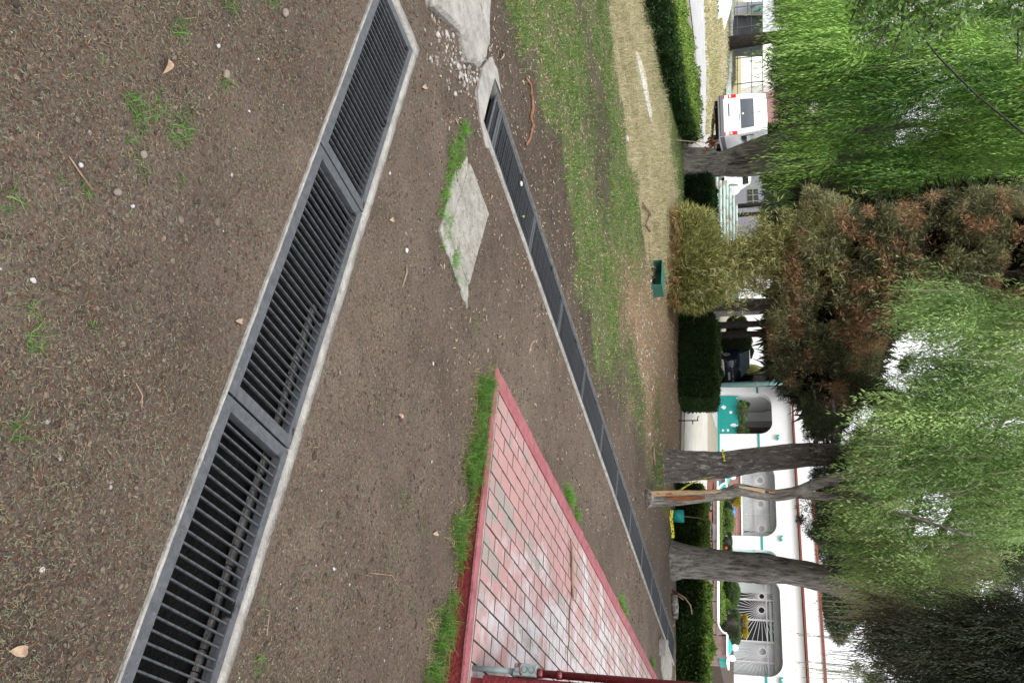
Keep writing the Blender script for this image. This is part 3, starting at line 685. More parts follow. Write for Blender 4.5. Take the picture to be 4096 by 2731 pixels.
# grass blades
def blades(P, h, wd, col, lean=.35, curve=.5, dirb=None, zbase=None):
    n = len(P); th = rng.uniform(0, 2 * PI, n); o = np.stack([np.cos(th), np.sin(th), np.zeros(n)], 1)
    if dirb is not None: o = norm(o + np.asarray(dirb))
    s = norm(np.cross(o, [0, 0, 1.0])); s = norm(s + rng.normal(0, .3, (n, 3)))
    lean = np.abs(rng.normal(lean, lean * .6, n))[:, None]; h = h[:, None]; wd = wd[:, None]
    pos = np.column_stack([P, (zg(P) if zbase is None else zbase) - .004])
    up = np.array([0, 0, 1.0])
    m = pos + (up * 1.0 + o * lean * .5) * h * .55
    tpt = pos + (up * (1 - curve * lean * .5) + o * lean * (1 + curve)) * h
    V = np.stack([pos - s * wd * .5, pos + s * wd * .5, m + s * wd * .38, m - s * wd * .38, tpt + s * wd * .06, tpt - s * wd * .06], 1).reshape(-1, 3)
    i = 6 * np.arange(n)[:, None]; return V, np.concatenate([i + [0, 1, 2, 3], i + [3, 2, 4, 5]]), np.repeat(col, 6, 0)
P = view_points(640000, 4.2, 19.5, .9); P = P[P[:, 1] < 14.2]; P = P[~blocked(P)]
g_, d_, s_ = zones(P + rng.normal(0, .16, P.shape)); keep = rng.random(len(P)) < g_ * np.clip(.05 + 2.0 * (fbm(P, .22, 61) - .38), 0, 1) * np.where(s_ > .5, .45, 1); P = P[keep]
n = len(P); dist = np.hypot(P[:, 0], P[:, 1]); k = rng.random(n)
col = mixc((.055, .13, .018), (.15, .29, .06), k); yl_ = rng.random(n) < .16; col[yl_] = mixc((.30, .28, .11), (.42, .36, .2), rng.random(yl_.sum()))
tag(big('green_grass', *blades(P, .022 + .035 * rng.random(n) ** 1.5, .0028 * (.5 + dist * .13), col, .6)[:2], LEAF, np.repeat(col, 6, 0)), 'short green turf in a band behind the far drain', 'grass', kind='stuff')
P = view_points(260000, 6.0, 21, 1.0); P = P[(P[:, 1] < 14.3)]
g_, d_, s_ = zones(P + rng.normal(0, .22, P.shape)); P = P[rng.random(len(P)) < d_ * np.clip(.3 + 1.8 * (fbm(P, .3, 63) - .25), 0, 1)]
n = len(P); dist = np.hypot(P[:, 0], P[:, 1]); k = rng.random(n)
col = mixc((.36, .30, .17), (.66, .60, .42), k); gn = rng.random(n) < .2; col[gn] = mixc((.12, .19, .05), (.28, .30, .1), rng.random(gn.sum()))
hh = np.where(P[:, 0] < -8.8, .12, .06) * (.5 + fbm(P, .5, 64))
tag(big('dry_grass', *blades(P, hh * (.5 + rng.random(n)), .003 * (.5 + dist * .1), col, .8, .6)[:2], LEAF, np.repeat(col, 6, 0)), 'long straw coloured dry grass along the foot of the left hedge', 'grass', kind='stuff')
# far lawn on the bank: coarse tufts
P = view_points(60000, 30, 60); xx = P[:, 0] * math.cos(A) + P[:, 1] * math.sin(A); yy = -P[:, 0] * math.sin(A) + P[:, 1] * math.cos(A)
P = P[(xx / yy < -.235) & (yy > 31 + (xx + 14) * .0)]; n = len(P); col = mixc((.34, .33, .15), (.58, .50, .30), fbm(P, 2.5, 9) + rng.normal(0, .15, n))
tag(big('bank_grass', *blades(P, .08 + .1 * rng.random(n), .03 + .03 * rng.random(n), col, .5)[:2], LEAF, np.repeat(col, 6, 0)), 'yellowing rough lawn on the far bank at the left', 'grass', kind='stuff')

# green tufts in the dirt, along the ramp side and round the concrete cover
parts = []
def tuft(c, r, nb, h, colr_=((.05, .16, .015), (.17, .38, .05)), wd=.0026, lean=.7, zb=None):
    ang = rng.uniform(0, 2 * PI, nb); rad = r * np.sqrt(rng.random(nb)); P = np.stack([c[0] + rad * np.cos(ang), c[1] + rad * np.sin(ang)], 1)
    k = ~blocked(P, -.002); P = P[k]; nb = len(P)
    if nb: parts.append(blades(P, h * (.45 + .7 * rng.random(nb)), wd * (.7 + .5 * rng.random(nb)), mixc(*colr_, rng.random(nb)), lean, .5))
for (X, Y, r, nb, h) in ((718, 110, .03, 26, .045), (700, 130, .02, 10, .03), (530, 405, .025, 30, .035), (545, 440, .03, 35, .035), (560, 480, .03, 40, .035), (620, 400, .015, 12, .03), (610, 460, .02, 20, .03), (720, 520, .05, 60, .035), (745, 470, .04, 26, .035), (700, 545, .04, 30, .03), (640, 400, .03, 20, .03), (580, 690, .02, 16, .03), (905, 325, .02, 18, .04), (920, 20, .04, 30, .05), (1090, 15, .03, 24, .05), (230, 710, .015, 8, .02), (520, 565, .015, 16, .03), (545, 610, .02, 12, .03), (735, 720, .015, 12, .03), (340, 755, .02, 16, .03), (140, 1360, .03, 40, .03), (60, 1720, .03, 30, .035), (110, 1240, .02, 14, .03), (390, 1300, .02, 14, .025), (20, 800, .03, 26, .03), (1010, 2390, .03, 16, .03), (1025, 2650, .03, 24, .04), (1510, 1650, .04, 16, .02), (1620, 1990, .06, 30, .02), (1560, 2230, .07, 36, .02), (1650, 2020, .05, 26, .02), (1700, 2100, .06, 40, .02), (1640, 2430, .05, 20, .02), (1900, 1290, .05, 40, .035), (400, 250, .02, 9, .02)):
    if r * X: tuft(G(X, Y), r * 1.05, int(nb * 1.0), h * .85, ((.04, .12, .015), (.15, .31, .06)), .0028, .75)
for i in range(46):                               # left edge of the concrete cover
    f = rng.random(); c = G(1850 + rng.normal(0, 14) - 90 * f if f > .5 else 1790 + rng.normal(0, 16), 500 + 700 * rng.random())
    Yv = 500 + rng.random() * 640; Xv = 1850 - (Yv - 500) * .32 if Yv < 700 else 1775 + (Yv - 700) * .01
    if Yv > 900: Xv = 1780 + (Yv - 900) * .22
    tuft(G(Xv + rng.normal(0, 12), Yv), .035, 26, .05)
for i in range(300):                              # lush fringe on the low side of the ramp
    x = RX0 + .12 + 1.9 * rng.random(); dens = fbm(np.array([[x, 0.]]), .16, 17)[0] * 1.15 - .03
    wv = .04 + .50 * max(0, dens - .32)
    if x > -1.35: dens -= .22
    if rng.random() > (dens - .18) * 3: continue
    tuft((x, RY0 - wv * rng.random() - .004), .028, int(8 + 20 * rng.random()), .045 + .06 * rng.random(), ((.03, .09, .012), (.15, .31, .05)), .0028, .7)
    if rng.random() < .6: tuft((x + rng.normal(0, .05), RY0 - wv * rng.random() * 1.4), .04, 10, .05, ((.16, .17, .06), (.34, .32, .14)), .0026, .9)
for i in range(16): tuft((-1.2 + rng.random() * .9, RY0 - .03 - .14 * rng.random()), .04, 12, .08, ((.05, .13, .02), (.17, .3, .07)), .0034, .9)
for (y, m_) in ((6.05, 26), (6.3, 14), (8.9, 14), (9.1, 10), (11.6, 16)):
    for i in range(m_ // 2): tuft((RX0 - .03 - .07 * rng.random(), y + .3 * rng.random()), .05, 30, .07)
V, F, K = join(parts); tag(big('green_tufts', V, F, LEAF, K), 'bright green grass tufts in the dirt and along the ramp edge', 'grass', kind='stuff')
# gravel crumbs round the broken concrete
P = np.array([G(X, Y)[:2] for X, Y in zip(rng.normal(1870, 45, 260), rng.normal(270, 45, 260))]); P = np.concatenate([P, np.array([G(X, Y)[:2] for X, Y in zip(rng.normal(1770, 30, 90), rng.uniform(20, 260, 90))])]); P = P[~blocked(P)]
col = mixc((.16, .14, .125), (.36, .35, .33), rng.random(len(P))); V, F, K = stones(P, .006 + .016 * rng.random(len(P)) ** 2.5, col)
tag(big('concrete_rubble', V, F, M_STONE, K), 'grey crumbled concrete rubble between the two old slabs', 'rubble', kind='stuff')
# pale pebbles in the straw
P = view_points(3500, 9, 17.5); P = P[inpoly(P, LAWN) & (P[:, 1] > 9.0) & (P[:, 1] < 14.1)]; P = P[fbm(P, .7, 8) > .45]; g_, d_, s_ = zones(P); P = P[s_ > .3]
col = mixc((.2, .19, .18), (.42, .41, .40), rng.random(len(P))); V, F, K = stones(P, .012 + .022 * rng.random(len(P)) ** 2, col)
tag(big('pale_pebbles', V, F, M_STONE, K), 'pale pebbles lying in the straw before the conifer trunk', 'pebbles', kind='stuff')

# single stones one can point at
for X, Y, s, c, lab in ((330, 660, .011, (.34, .34, .35), 'white pebble in the dirt at the top left, above the green tufts'), (535, 825, .010, (.36, .36, .38), 'pale angular pebble near the tall clod in the lower dirt'), (868, 185, .011, (.32, .32, .33), 'white pebble close to the upper left dirt edge'), (1003, 445, .007, (.5, .5, .55), 'tiny white stone on the dirt left of the near drain'),
        (2072, 737, .028, (.6, .6, .56), 'pale curled leaf-like stone chip lying on the far drain grate'), (118, 1120, .012, (.33, .33, .33), 'white stone at the nearest edge of the dirt'), (460, 770, .019, (.17, .14, .12), 'rounded brown stone among clods on the left'), (580, 620, .018, (.19, .16, .14), 'brown stone beneath the largest green tufts'),
        (900, 300, .022, (.18, .15, .13), 'brown clod by the tuft at the upper dirt'), (1630, 1000, .022, (.45, .44, .43), 'pale stone beside a small twig in the middle dirt'), (1625, 935, .014, (.18, .15, .13), 'small dark clod above the pale stone in the middle'), (1140, 55, .028, (.19, .16, .13), 'large brown clod at the left edge near the drain'),
        (1355, 1490, .016, (.16, .14, .12), 'brown clod beside the near drain edge'), (2505, 555, .07, (.4, .4, .39), 'white stone at the edge of the dry grass')):
    g = on(X, Y); v = ico * (1 + rng.uniform(-.42, .42, (12, 1))) * s * .85 * np.array([1.1, .85, .6]); c_ = np.tile(c, (12, 1))
    v = rot(v, rng.uniform(0, 6), (g[0], g[1], (zg(np.array([[g[0], g[1]]]))[0] + s * .3) if X != 2072 else GZ + s * .4))
    o = big('stone', v, icf, M_STONE, c_); mo = o.modifiers.new('s', 'SUBSURF'); mo.levels = mo.render_levels = 1; tag(o, lab, 'stone', 'loose stones')
# leaves, twigs and sticks one can point at
M_DRYLEAF = mat('dry_leaf', (.20, .13, .085), .8, (.34, .25, .17), 60.)
def dryleaf(X, Y, s, rz, lab, m=M_DRYLEAF):
    g = G(X, Y); mb = MB(); n = 6
    V = []
    for i in range(n + 1):
        f = i / n; wv = s * .25 * math.sin(PI * f ** .7) ** .8; zz = s * (.25 * math.sin(PI * f) + .05)
        V += [(s * (f - .5), -wv, zz + wv * .8), (s * (f - .5), 0, zz), (s * (f - .5), wv, zz + wv * .6)]
    mb.add(V, [(3 * i + k, 3 * i + 3 + k, 3 * i + 4 + k, 3 * i + 1 + k) for i in range(n) for k in (0, 1)])
    mb.v = [tuple(a) for a in rot(mb.v, rz, (g[0], g[1], zg(np.array([[g[0], g[1]]]))[0] + .003))]
    tag(mb.build('dry_leaf', m, smooth=True), lab, 'leaf', 'single dry leaves')
dryleaf(645, 265, .055, .3, 'large tan curled leaf on the upper left dirt')
dryleaf(950, 1287, .035, 2.0, 'small pinkish leaf just left of the near drain frame'); dryleaf(1690, 348, .05, 2.6, 'tan leaf right of the mitred drain corner')
dryleaf(1565, 880, .04, 2.3, 'tan curled leaf right of the middle grate'); dryleaf(1600, 1670, .045, 1.2, 'pale curled leaf in the dirt before the brick ramp')
dryleaf(1997, 222, .07, .5, 'cream curled leaf on dark soil near the old path end'); dryleaf(1742, 2130, .05, 2.2, 'grey pointed leaf in the dirt below the grass fringe'); dryleaf(2128, 1625, .05, 1, 'cream leaf scrap between the ramp tip and far drain')
dryleaf(80, 2600, .05, 1.9, 'brown leaf at the nearest right corner of the dirt'); dryleaf(2085, 870, .04, 1.9, 'ochre leaf near the edge of the far drain')
def stick(px, rad, name, lab, cat='twig', m=M_TWIG, lift=.006, zf=None):
    pts = []
    for X, Y in px:
        g = on(X, Y) if zf is None else G(X, Y, zf); z_ = zg(np.array([[g[0], g[1]]]))[0] if zf is None else zf
        pts.append((g[0], g[1], z_ + lift))
    n = len(pts); mb = MB(); mb.tube(pts, [rad * (.6 + .5 * math.sin(PI * (i + .4) / n)) for i in range(n)], 6, wob=.3); tag(mb.build(name, m, smooth=True), lab, cat, 'twigs and sticks')
stick([(2098, 315), (2115, 340), (2125, 375), (2130, 400), (2122, 440), (2118, 470), (2127, 500), (2122, 555), (2108, 580)], .012, 'root', 'long crooked brown root lying on the dirt beside the far drain', m=mat('root_bark', (.13, .06, .035), .85, (.22, .11, .06), 30.), lift=.012)
stick([(2560, 812), (2580, 845), (2585, 870), (2572, 905), (2585, 925)], .025, 'branch', 'bare grey forked branch lying in the dry grass', lift=.05)
stick([(2130, 1360), (2120, 1375), (2112, 1415)], .008, 'root', 'short pale root between the ramp tip and the drain'); stick([(280, 625), (330, 700), (370, 760)], .0022, 'twig', 'thin reddish twig in the upper left dirt')
stick([(540, 1530), (560, 1580), (565, 1640)], .002, 'twig', 'thin brown twig left of the nearest grate'); stick([(1475, 2290), (1560, 2300), (1590, 2350)], .002, 'twig', 'thin curved pale stem in the lower dirt')
stick([(1070, 2450), (1060, 2540)], .003, 'twig', 'straw coloured stem by the nearest drain edge'); stick([(1622, 1060), (1618, 1090), (1605, 1150)], .004, 'twig', 'dry twig below the pale stone in the middle dirt')
stick([(2278, 2155), (2285, 2230), (2283, 2320), (2287, 2400)], .011, 'stick', 'rusty straight stick resting on the painted bricks', lift=.012, zf=rz_(-2.0))
stick([(2612, 1790), (2610, 1825), (2614, 1860)], .02, 'stick', 'dark stick lying in the straw in front of the conifer trunk', lift=.02)

# ------------------------------------------------------------------ lawn objects
def boxcorner(px, d=None): return on(*px)
# green metal box lying open
g0 = on(2606, 1032); g1 = on(2606, 1150)
fx = np.array([g1[0] - g0[0], g1[1] - g0[1]]); 
cgb = (g0 + g1) / 2
t = thing('metal_box', 'dark green open metal box lying in the grass in front of the bamboo', 'box', tuple(cgb), math.atan2(fx[1], fx[0]) - .25)
wv = .46; hv = .15; dv = .34; th = .006
for nm, b in (('top_panel', (-wv / 2, wv / 2, 0, dv, hv, hv + th)), ('side_panel', (-wv / 2, -wv / 2 + th, 0, dv, 0, hv - .001)), ('side_panel', (wv / 2 - th, wv / 2, 0, dv, 0, hv - .001)), ('back_panel', (-wv / 2 + th + .001, wv / 2 - th - .001, dv - th, dv, 0, hv - .001)), ('floor_panel', (-wv / 2 + th + .001, wv / 2 - th - .001, 0, dv - th - .001, 0, th))):
    MB().box(*b).build(nm, M_GBOX if nm != 'floor_panel' else M_BLACKP, t)  # floor coloured black to stand for the shade inside the box
# teal bucket
g = on(2692, 2063); t = thing('planter_pot', 'teal cylindrical pot with a thin bare sapling beside the hedge', 'pot', tuple(g))
s = 14.0; MB().tube([(0, 0, 0), (0, 0, .185)], [.105, .11], 20).build('pot', M_TEAL, t, True)
MB().tube([(0, 0, .186), (.01, .01, .32), (.02, -.01, .42), (.05, -.03, .52), (.08, -.05, .62)], [.013, .011, .009, .007, .004], 7).build('stem', M_TWIG, t, True)
# yellow tape
M_TAPE = M_YEL
def tape(px, d, name, lab, wd=.03):
    pts = [at(X, Y, dd) for (X, Y), dd in zip(px, d)]; mb = MB(); V = []
    for p in pts: V += [(p[0], p[1], p[2] - wd / 2), (p[0], p[1], p[2] + wd / 2)]
    V2 = [(a + .002, b + .002, c) for a, b, c in V]; n = len(V)
    mb.add(V + V2, [(2 * i, 2 * i + 2, 2 * i + 3, 2 * i + 1) for i in range(len(pts) - 1)] + [(n + 2 * i + 1, n + 2 * i + 3, n + 2 * i + 2, n + 2 * i) for i in range(len(pts) - 1)])
    tag(mb.build(name, M_TAPE), lab, 'tape')
tape([(2890, 1797), (2893, 1815), (2897, 1840), (2902, 1862)], [13.62, 13.52, 13.50, 13.52], 'barrier_tape', 'yellow barrier tape round the conifer trunk')
tape([(2902, 1872), (2880, 1893), (2850, 1905), (2800, 1918), (2760, 1935), (2722, 1958)], [13.54, 13.62, 13.5, 13.4, 13.2, 12.9], 'barrier_tape', 'yellow tape hanging slack from the conifer trunk to the ground', .045)
tape([(2688, 2040), (2684, 2070), (2690, 2110), (2692, 2150)], [13.4, 13.5, 13.55, 13.6], 'barrier_tape', 'yellow tape lying on the ground in front of the teal pot', .05)
# standpipe
g = on(2712, 1682); t = thing('standpipe', 'thin black garden standpipe with a bent top on the lawn edge', 'standpipe', tuple(g))
MB().tube([(0, 0, 0), (0, 0, .38)], .011, 8).build('pipe', M_BLACKP, t, True)
MB().tube([(0, 0, .36), (-.10, .02, .37), (-.10, .02, .41)], .009, 7).build('spout', M_BLACKP, t, True)
MB().tube([(0, 0, .27), (.07, 0, .28), (.07, 0, .25)], .009, 7).build('tap', M_BLACKP, t, True)
# log and thin fallen branches by the right hedge
p0 = on(2683, 2380); p1 = on(2690, 2470)
mb = MB(); mb.tube([p0 + [0, 0, .05], (p0 + p1) / 2 + [0, 0, .055], p1 + [0, 0, .04]], [.055, .06, .05], 12, wob=.2)
tag(mb.build('log', M_BARK_W, smooth=True), 'cut log lying against the right hedge', 'log')
mb = MB(); mb.tube([at(2690, 2360, 13.9), at(2740, 2390, 13.8), at(2762, 2420, 13.8), at(2768, 2455, 13.8)], [.02, .016, .012, .008], 6); mb.tube([at(2690, 2365, 13.9), at(2735, 2398, 13.8)], [.014, .008], 5)
tag(mb.build('branch', M_TWIG, smooth=True), 'thin bare fallen branch leaning on the right hedge', 'branch')
# bare sapling with dead leaves left
t = thing('dead_sapling', 'thin dead sapling with shrivelled red brown leaves at the left hedge end', 'sapling', tuple(on(2640, 562)))
mb = MB(); mb.tube([on(2640, 562), at(2700, 560, 17.6), at(2760, 566, 17.8), at(2825, 570, 18)], [.012, .012, .01, .007], 6); mb.tube([at(2770, 567, 17.8), at(2800, 585, 17.9), at(2820, 600, 18)], [.007, .006, .004], 5); wpart(mb, 'stem', M_TWIG, t)
cs = np.concatenate([np.array([at(X, Y, 18) for X, Y in zip(rng.normal(2846, 9, 60), rng.normal(570, 9, 60))]), np.array([at(X, Y, 18) for X, Y in zip(rng.normal(2822, 5, 14), rng.normal(602, 4, 14))])])
V, F, K = leaves(cs, rng.normal(size=cs.shape), .09, .05, mixc((.16, .06, .03), (.30, .13, .07), rng.random(len(cs)))); big('foliage', V, F, LEAF, K, t)

# ------------------------------------------------------------------ hedges and shrubs
def shellpts(n, line, wdt, hgt, round_=.15):
    """points on the surface of a hedge of box section following a polyline"""
    L = np.array(line, float); seg = np.linalg.norm(np.diff(L[:, :2], axis=0), axis=1); cum = np.concatenate([[0], np.cumsum(seg)]); T = cum[-1]
    s = rng.random(n) * T; x = np.interp(s, cum, L[:, 0]); y = np.interp(s, cum, L[:, 1]); z = np.interp(s, cum, L[:, 2]); hh = np.interp(s, cum, np.broadcast_to(hgt, (len(L),)))
    i = np.clip(np.searchsorted(cum, s) - 1, 0, len(seg) - 1); d = norm(np.diff(L[:, :2], axis=0))[i]; nrm = np.stack([d[:, 1], -d[:, 0]], 1)
    face = rng.random(n); sd = np.where(face < .38, -1, np.where(face < .66, 1, 0)); top = sd == 0
    u = np.where(top, rng.uniform(-1, 1, n), sd); v = np.where(top, 1, rng.random(n) ** .8)
    r = wdt / 2 * (1 - round_ * np.maximum(0, v - .75) * 3 * (sd != 0))
    bump = (fbm(np.stack([s, v * hh + u], 1), .35, 4) - .5) * .34
    P = np.stack([x + nrm[:, 0] * u * (r + bump), y + nrm[:, 1] * u * (r + bump), z + v * hh + np.where(top, bump, 0)], 1)
    # ends
    ne = int(n * min(.25, wdt / T * .6)); k = rng.random(ne); e = rng.random(ne) < .5
    j = np.where(e, 0, len(L) - 1); dd = np.where(e[:, None], -norm(L[1, :2] - L[0, :2]), norm(L[-1, :2] - L[-2, :2]))
    nn = np.stack([dd[:, 1], -dd[:, 0]], 1); uu = rng.uniform(-1, 1, ne); vv = rng.random(ne)
    he = np.where(e, np.broadcast_to(hgt, (len(L),))[0], np.broadcast_to(hgt, (len(L),))[-1])
    E = np.column_stack([L[j, 0] + nn[:, 0] * uu * wdt / 2 + dd[:, 0] * .05, L[j, 1] + nn[:, 1] * uu * wdt / 2 + dd[:, 1] * .05, L[j, 2] + vv * he])
    N1 = np.stack([nrm[:, 0] * sd, nrm[:, 1] * sd, top * 1.0], 1); N2 = np.column_stack([dd, np.zeros(ne)])
    return np.concatenate([P, E]), np.concatenate([N1, N2]), np.concatenate([v, vv])
def hedge(name, label, line, wdt, hgt, n, c0, c1, ctop, ln=.05, wd=.03, cat='hedge', stems=0, inner=M_BARK_D):
    base = np.mean(np.array(line), 0); t = thing(name, label, cat, (base[0], base[1], line[0][2]))
    P, Nn, v = shellpts(n, line, wdt, hgt); P = P + rng.normal(0, .018, P.shape)
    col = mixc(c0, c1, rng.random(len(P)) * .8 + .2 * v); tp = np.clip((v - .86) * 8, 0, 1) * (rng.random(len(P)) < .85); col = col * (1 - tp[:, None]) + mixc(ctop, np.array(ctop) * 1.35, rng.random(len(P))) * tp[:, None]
    V, F, K = leaves(P, Nn * .7 + rng.normal(0, .6, P.shape) + [0, 0, .35], ln * rng.uniform(.6, 1.3, len(P)), wd, col); big('foliage', V, F, LEAF, K, t)
    mb = MB(); L = [np.array(p) for p in line]; hs_ = np.broadcast_to(hgt, (len(L),)); V = []
    for i, p in enumerate(L):
        d = L[min(i + 1, len(L) - 1)] - L[max(i - 1, 0)]; d[2] = 0; d /= np.linalg.norm(d); nn = np.array([d[1], -d[0], 0]) * (wdt / 2 - .09)
        sh_ = d * (.08 if i == 0 else -.08 if i == len(L) - 1 else 0); zl = .12 if stems else .0
        V += [p + sh_ - nn + [0, 0, zl], p + sh_ + nn + [0, 0, zl], p + sh_ + nn + [0, 0, hs_[i] - .09], p + sh_ - nn + [0, 0, hs_[i] - .09]]
    m = len(L); Fc = [(0, 1, 2, 3), (4 * m - 1, 4 * m - 2, 4 * m - 3, 4 * m - 4)] + [(4 * i + k, 4 * (i + 1) + k, 4 * (i + 1) + (k + 1) % 4, 4 * i + (k + 1) % 4) for i in range(m - 1) for k in range(4)]
    mb.add(V, Fc); wpart(mb, 'branch_core', inner, t)
    if stems:
        mb = MB()
        for i in range(stems):
            f = (i + .5) / stems * (m - 1); k = min(int(f), m - 2); p = L[k] + (L[k + 1] - L[k]) * (f - k) + np.array([random.uniform(-.15, .15), random.uniform(-.15, .15), -.02]); mb.tube([p, p + [random.uniform(-.1, .1), random.uniform(-.1, .1), .3]], [.02, .012], 5)
        wpart(mb, 'stem', M_BARK_C, t)
    return t
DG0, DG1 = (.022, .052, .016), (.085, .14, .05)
# left clipped hedge: front bottom edge follows the lawn edge
hb = [on(2544, -60), on(2605, 160), on(2665, 360), on(2727, 560)]
dn = norm(np.array([hb[-1][:2] - hb[0][:2]]))[0]; nn_ = np.array([-dn[1], dn[0]]); nn_ = nn_ if nn_ @ (np.array([-1, 0])) > 0 else -nn_
ext = [hb[0] - np.array([*dn, 0]) * 4] + hb
line = [np.array([p[0] + nn_[0] * .62, p[1] + nn_[1] * .62, 0.0]) for p in ext]
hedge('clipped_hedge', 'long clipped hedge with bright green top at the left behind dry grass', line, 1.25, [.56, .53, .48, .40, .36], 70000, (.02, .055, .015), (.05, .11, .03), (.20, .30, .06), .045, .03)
def hedgepx(name, label, Xb, Y0, Y1, Xt, wdt, n, c0, c1, ct, d=None, stems=0, q=None, **k):
    a = on(Xb, Y0) if q is None else np.array([*onq(Xb, Y0, q)[:2], 0]); b = on(Xb, Y1) if q is None else np.array([*onq(Xb, Y1, q)[:2], 0])
    a[2] = H(a[0], a[1]); b[2] = H(b[0], b[1]); mid = (a + b) / 2
    top = onq(Xt, (Y0 + Y1) / 2, mid[1])[2] - mid[2]
    a2 = a + [0, wdt / 2, 0]; b2 = b + [0, wdt / 2, 0]
    return hedge(name, label, [a2, (a2 + b2) / 2, b2], wdt, top, n, c0, c1, ct, stems=stems, **k)
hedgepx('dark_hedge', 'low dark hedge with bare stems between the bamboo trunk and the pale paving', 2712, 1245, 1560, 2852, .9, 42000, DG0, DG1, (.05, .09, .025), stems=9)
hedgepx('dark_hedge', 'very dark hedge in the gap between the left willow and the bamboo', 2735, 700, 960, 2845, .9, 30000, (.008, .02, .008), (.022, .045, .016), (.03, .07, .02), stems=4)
hedgepx('low_hedge', 'green topped low hedge between the peeling trunk and the big willow trunk', 2697, 1930, 2235, 2805, .85, 36000, (.015, .035, .008), (.05, .085, .02), (.13, .20, .04))
hedgepx('low_hedge', 'green topped low hedge right of the big willow trunk', 2705, 2300, 2690, 2815, .85, 46000, (.012, .03, .008), (.045, .085, .02), (.13, .21, .04))
def shrub(name, label, c, r, n, c0, c1, ln=.05, wd=.03, cat='shrub', boxy=0.0, parts_=None, sy=1.0):
    """ellipsoid or boxy clipped shrub; c = base centre, r = (rx,ry,h)"""
    t = thing(name, label, cat, tuple(c))
    d = norm(rng.normal(size=(n, 3))); 
    if boxy: d = np.sign(d) * np.abs(d) ** (1 - boxy); d = d / np.max(np.abs(d), 1, keepdims=True) * (1 - .18 * np.linalg.norm(d / np.max(np.abs(d), 1, keepdims=True), axis=1, keepdims=True) + .18)
    lump = 1 + (fbm(d * 2 + 9, .8, 3) - .5) * .35 * (1 - boxy)
    P = np.array(c) + [0, 0, r[2] / 2] + d * np.array([r[0], r[1], r[2] / 2]) * lump[:, None] * rng.uniform(.86, 1.02, (n, 1))
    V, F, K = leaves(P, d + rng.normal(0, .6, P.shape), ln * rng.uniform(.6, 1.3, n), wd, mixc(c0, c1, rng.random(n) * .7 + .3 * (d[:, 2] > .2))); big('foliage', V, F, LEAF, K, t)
    mb = MB(); mb.ball((c[0], c[1], c[2] + r[2] / 2), min(r[0], r[1]) * .86, 10, 7, r[2] / 2 / min(r[0], r[1])); wpart(mb, 'branch_core', M_BARK_D, t, True)
    return t

# ------------------------------------------------------------------ roads, kerbs, planter wall
def sheet(name, pts, m, dz, kind='structure', sub=8):
    """flat ground sheet over a quad, draped on the terrain"""
    a, b, c, d = [np.array(p, float) for p in pts]; V = []
    for i in range(sub + 1):
        for j in range(sub + 1):
            u, v = i / sub, j / sub; p = (a * (1 - u) + b * u) * (1 - v) + (d * (1 - u) + c * u) * v; V.append((p[0], p[1], float(H(p[0], p[1])) + dz))
    mb = MB().add(V, [(i * (sub + 1) + j, (i + 1) * (sub + 1) + j, (i + 1) * (sub + 1) + j + 1, i * (sub + 1) + j + 1) for i in range(sub) for j in range(sub)])
    return tag(mb.build(name, m), kind=kind)
sheet('paved_yard', [(-34, 15.2), (30, 15.2), (30, 25.2), (-34, 25.2)], M_ROAD, .010, sub=24)
sheet('road', [(-50, 25.2), (-14.5, 25.2), (-20, 37.4), (-50, 37.4)], M_PATH, .012, sub=20)
p = [on(2725, -250), on(2789, -250), on(2838, 640), on(2815, 640)]
sheet('footpath', [q_[:2] for q_ in p], M_PATH, .022, sub=24)
def kerb(name, label, x0, x1, y, wd, h, m, z=None):
    n = 12; mb = MB()
    for i in range(n):
        a = x0 + (x1 - x0) * i / n; b = x0 + (x1 - x0) * (i + 1) / n; zz = float(H(a, y)) if z is None else z
        mb.box(a, b - .003, y, y + wd, zz - .1, zz + h)
    return tag(mb.build(name, m), label, 'kerb')
kerb('kerb', 'pale cyan painted kerb with white patches before the porch', -34, -20.6, 32.6, .3, .14, M_CYAN)
kerb('kerb', 'white and teal kerb line behind the dark hedges', -50, -24, 29.5, .3, .16, mat('white_kerb', (.62, .66, .64), .8, (.35, .45, .42), 4.))
kerb('kerb', 'cyan and grey kerb in front of the driveway on the right', -5.6, 6, 22.0, .25, .10, M_CYAN)
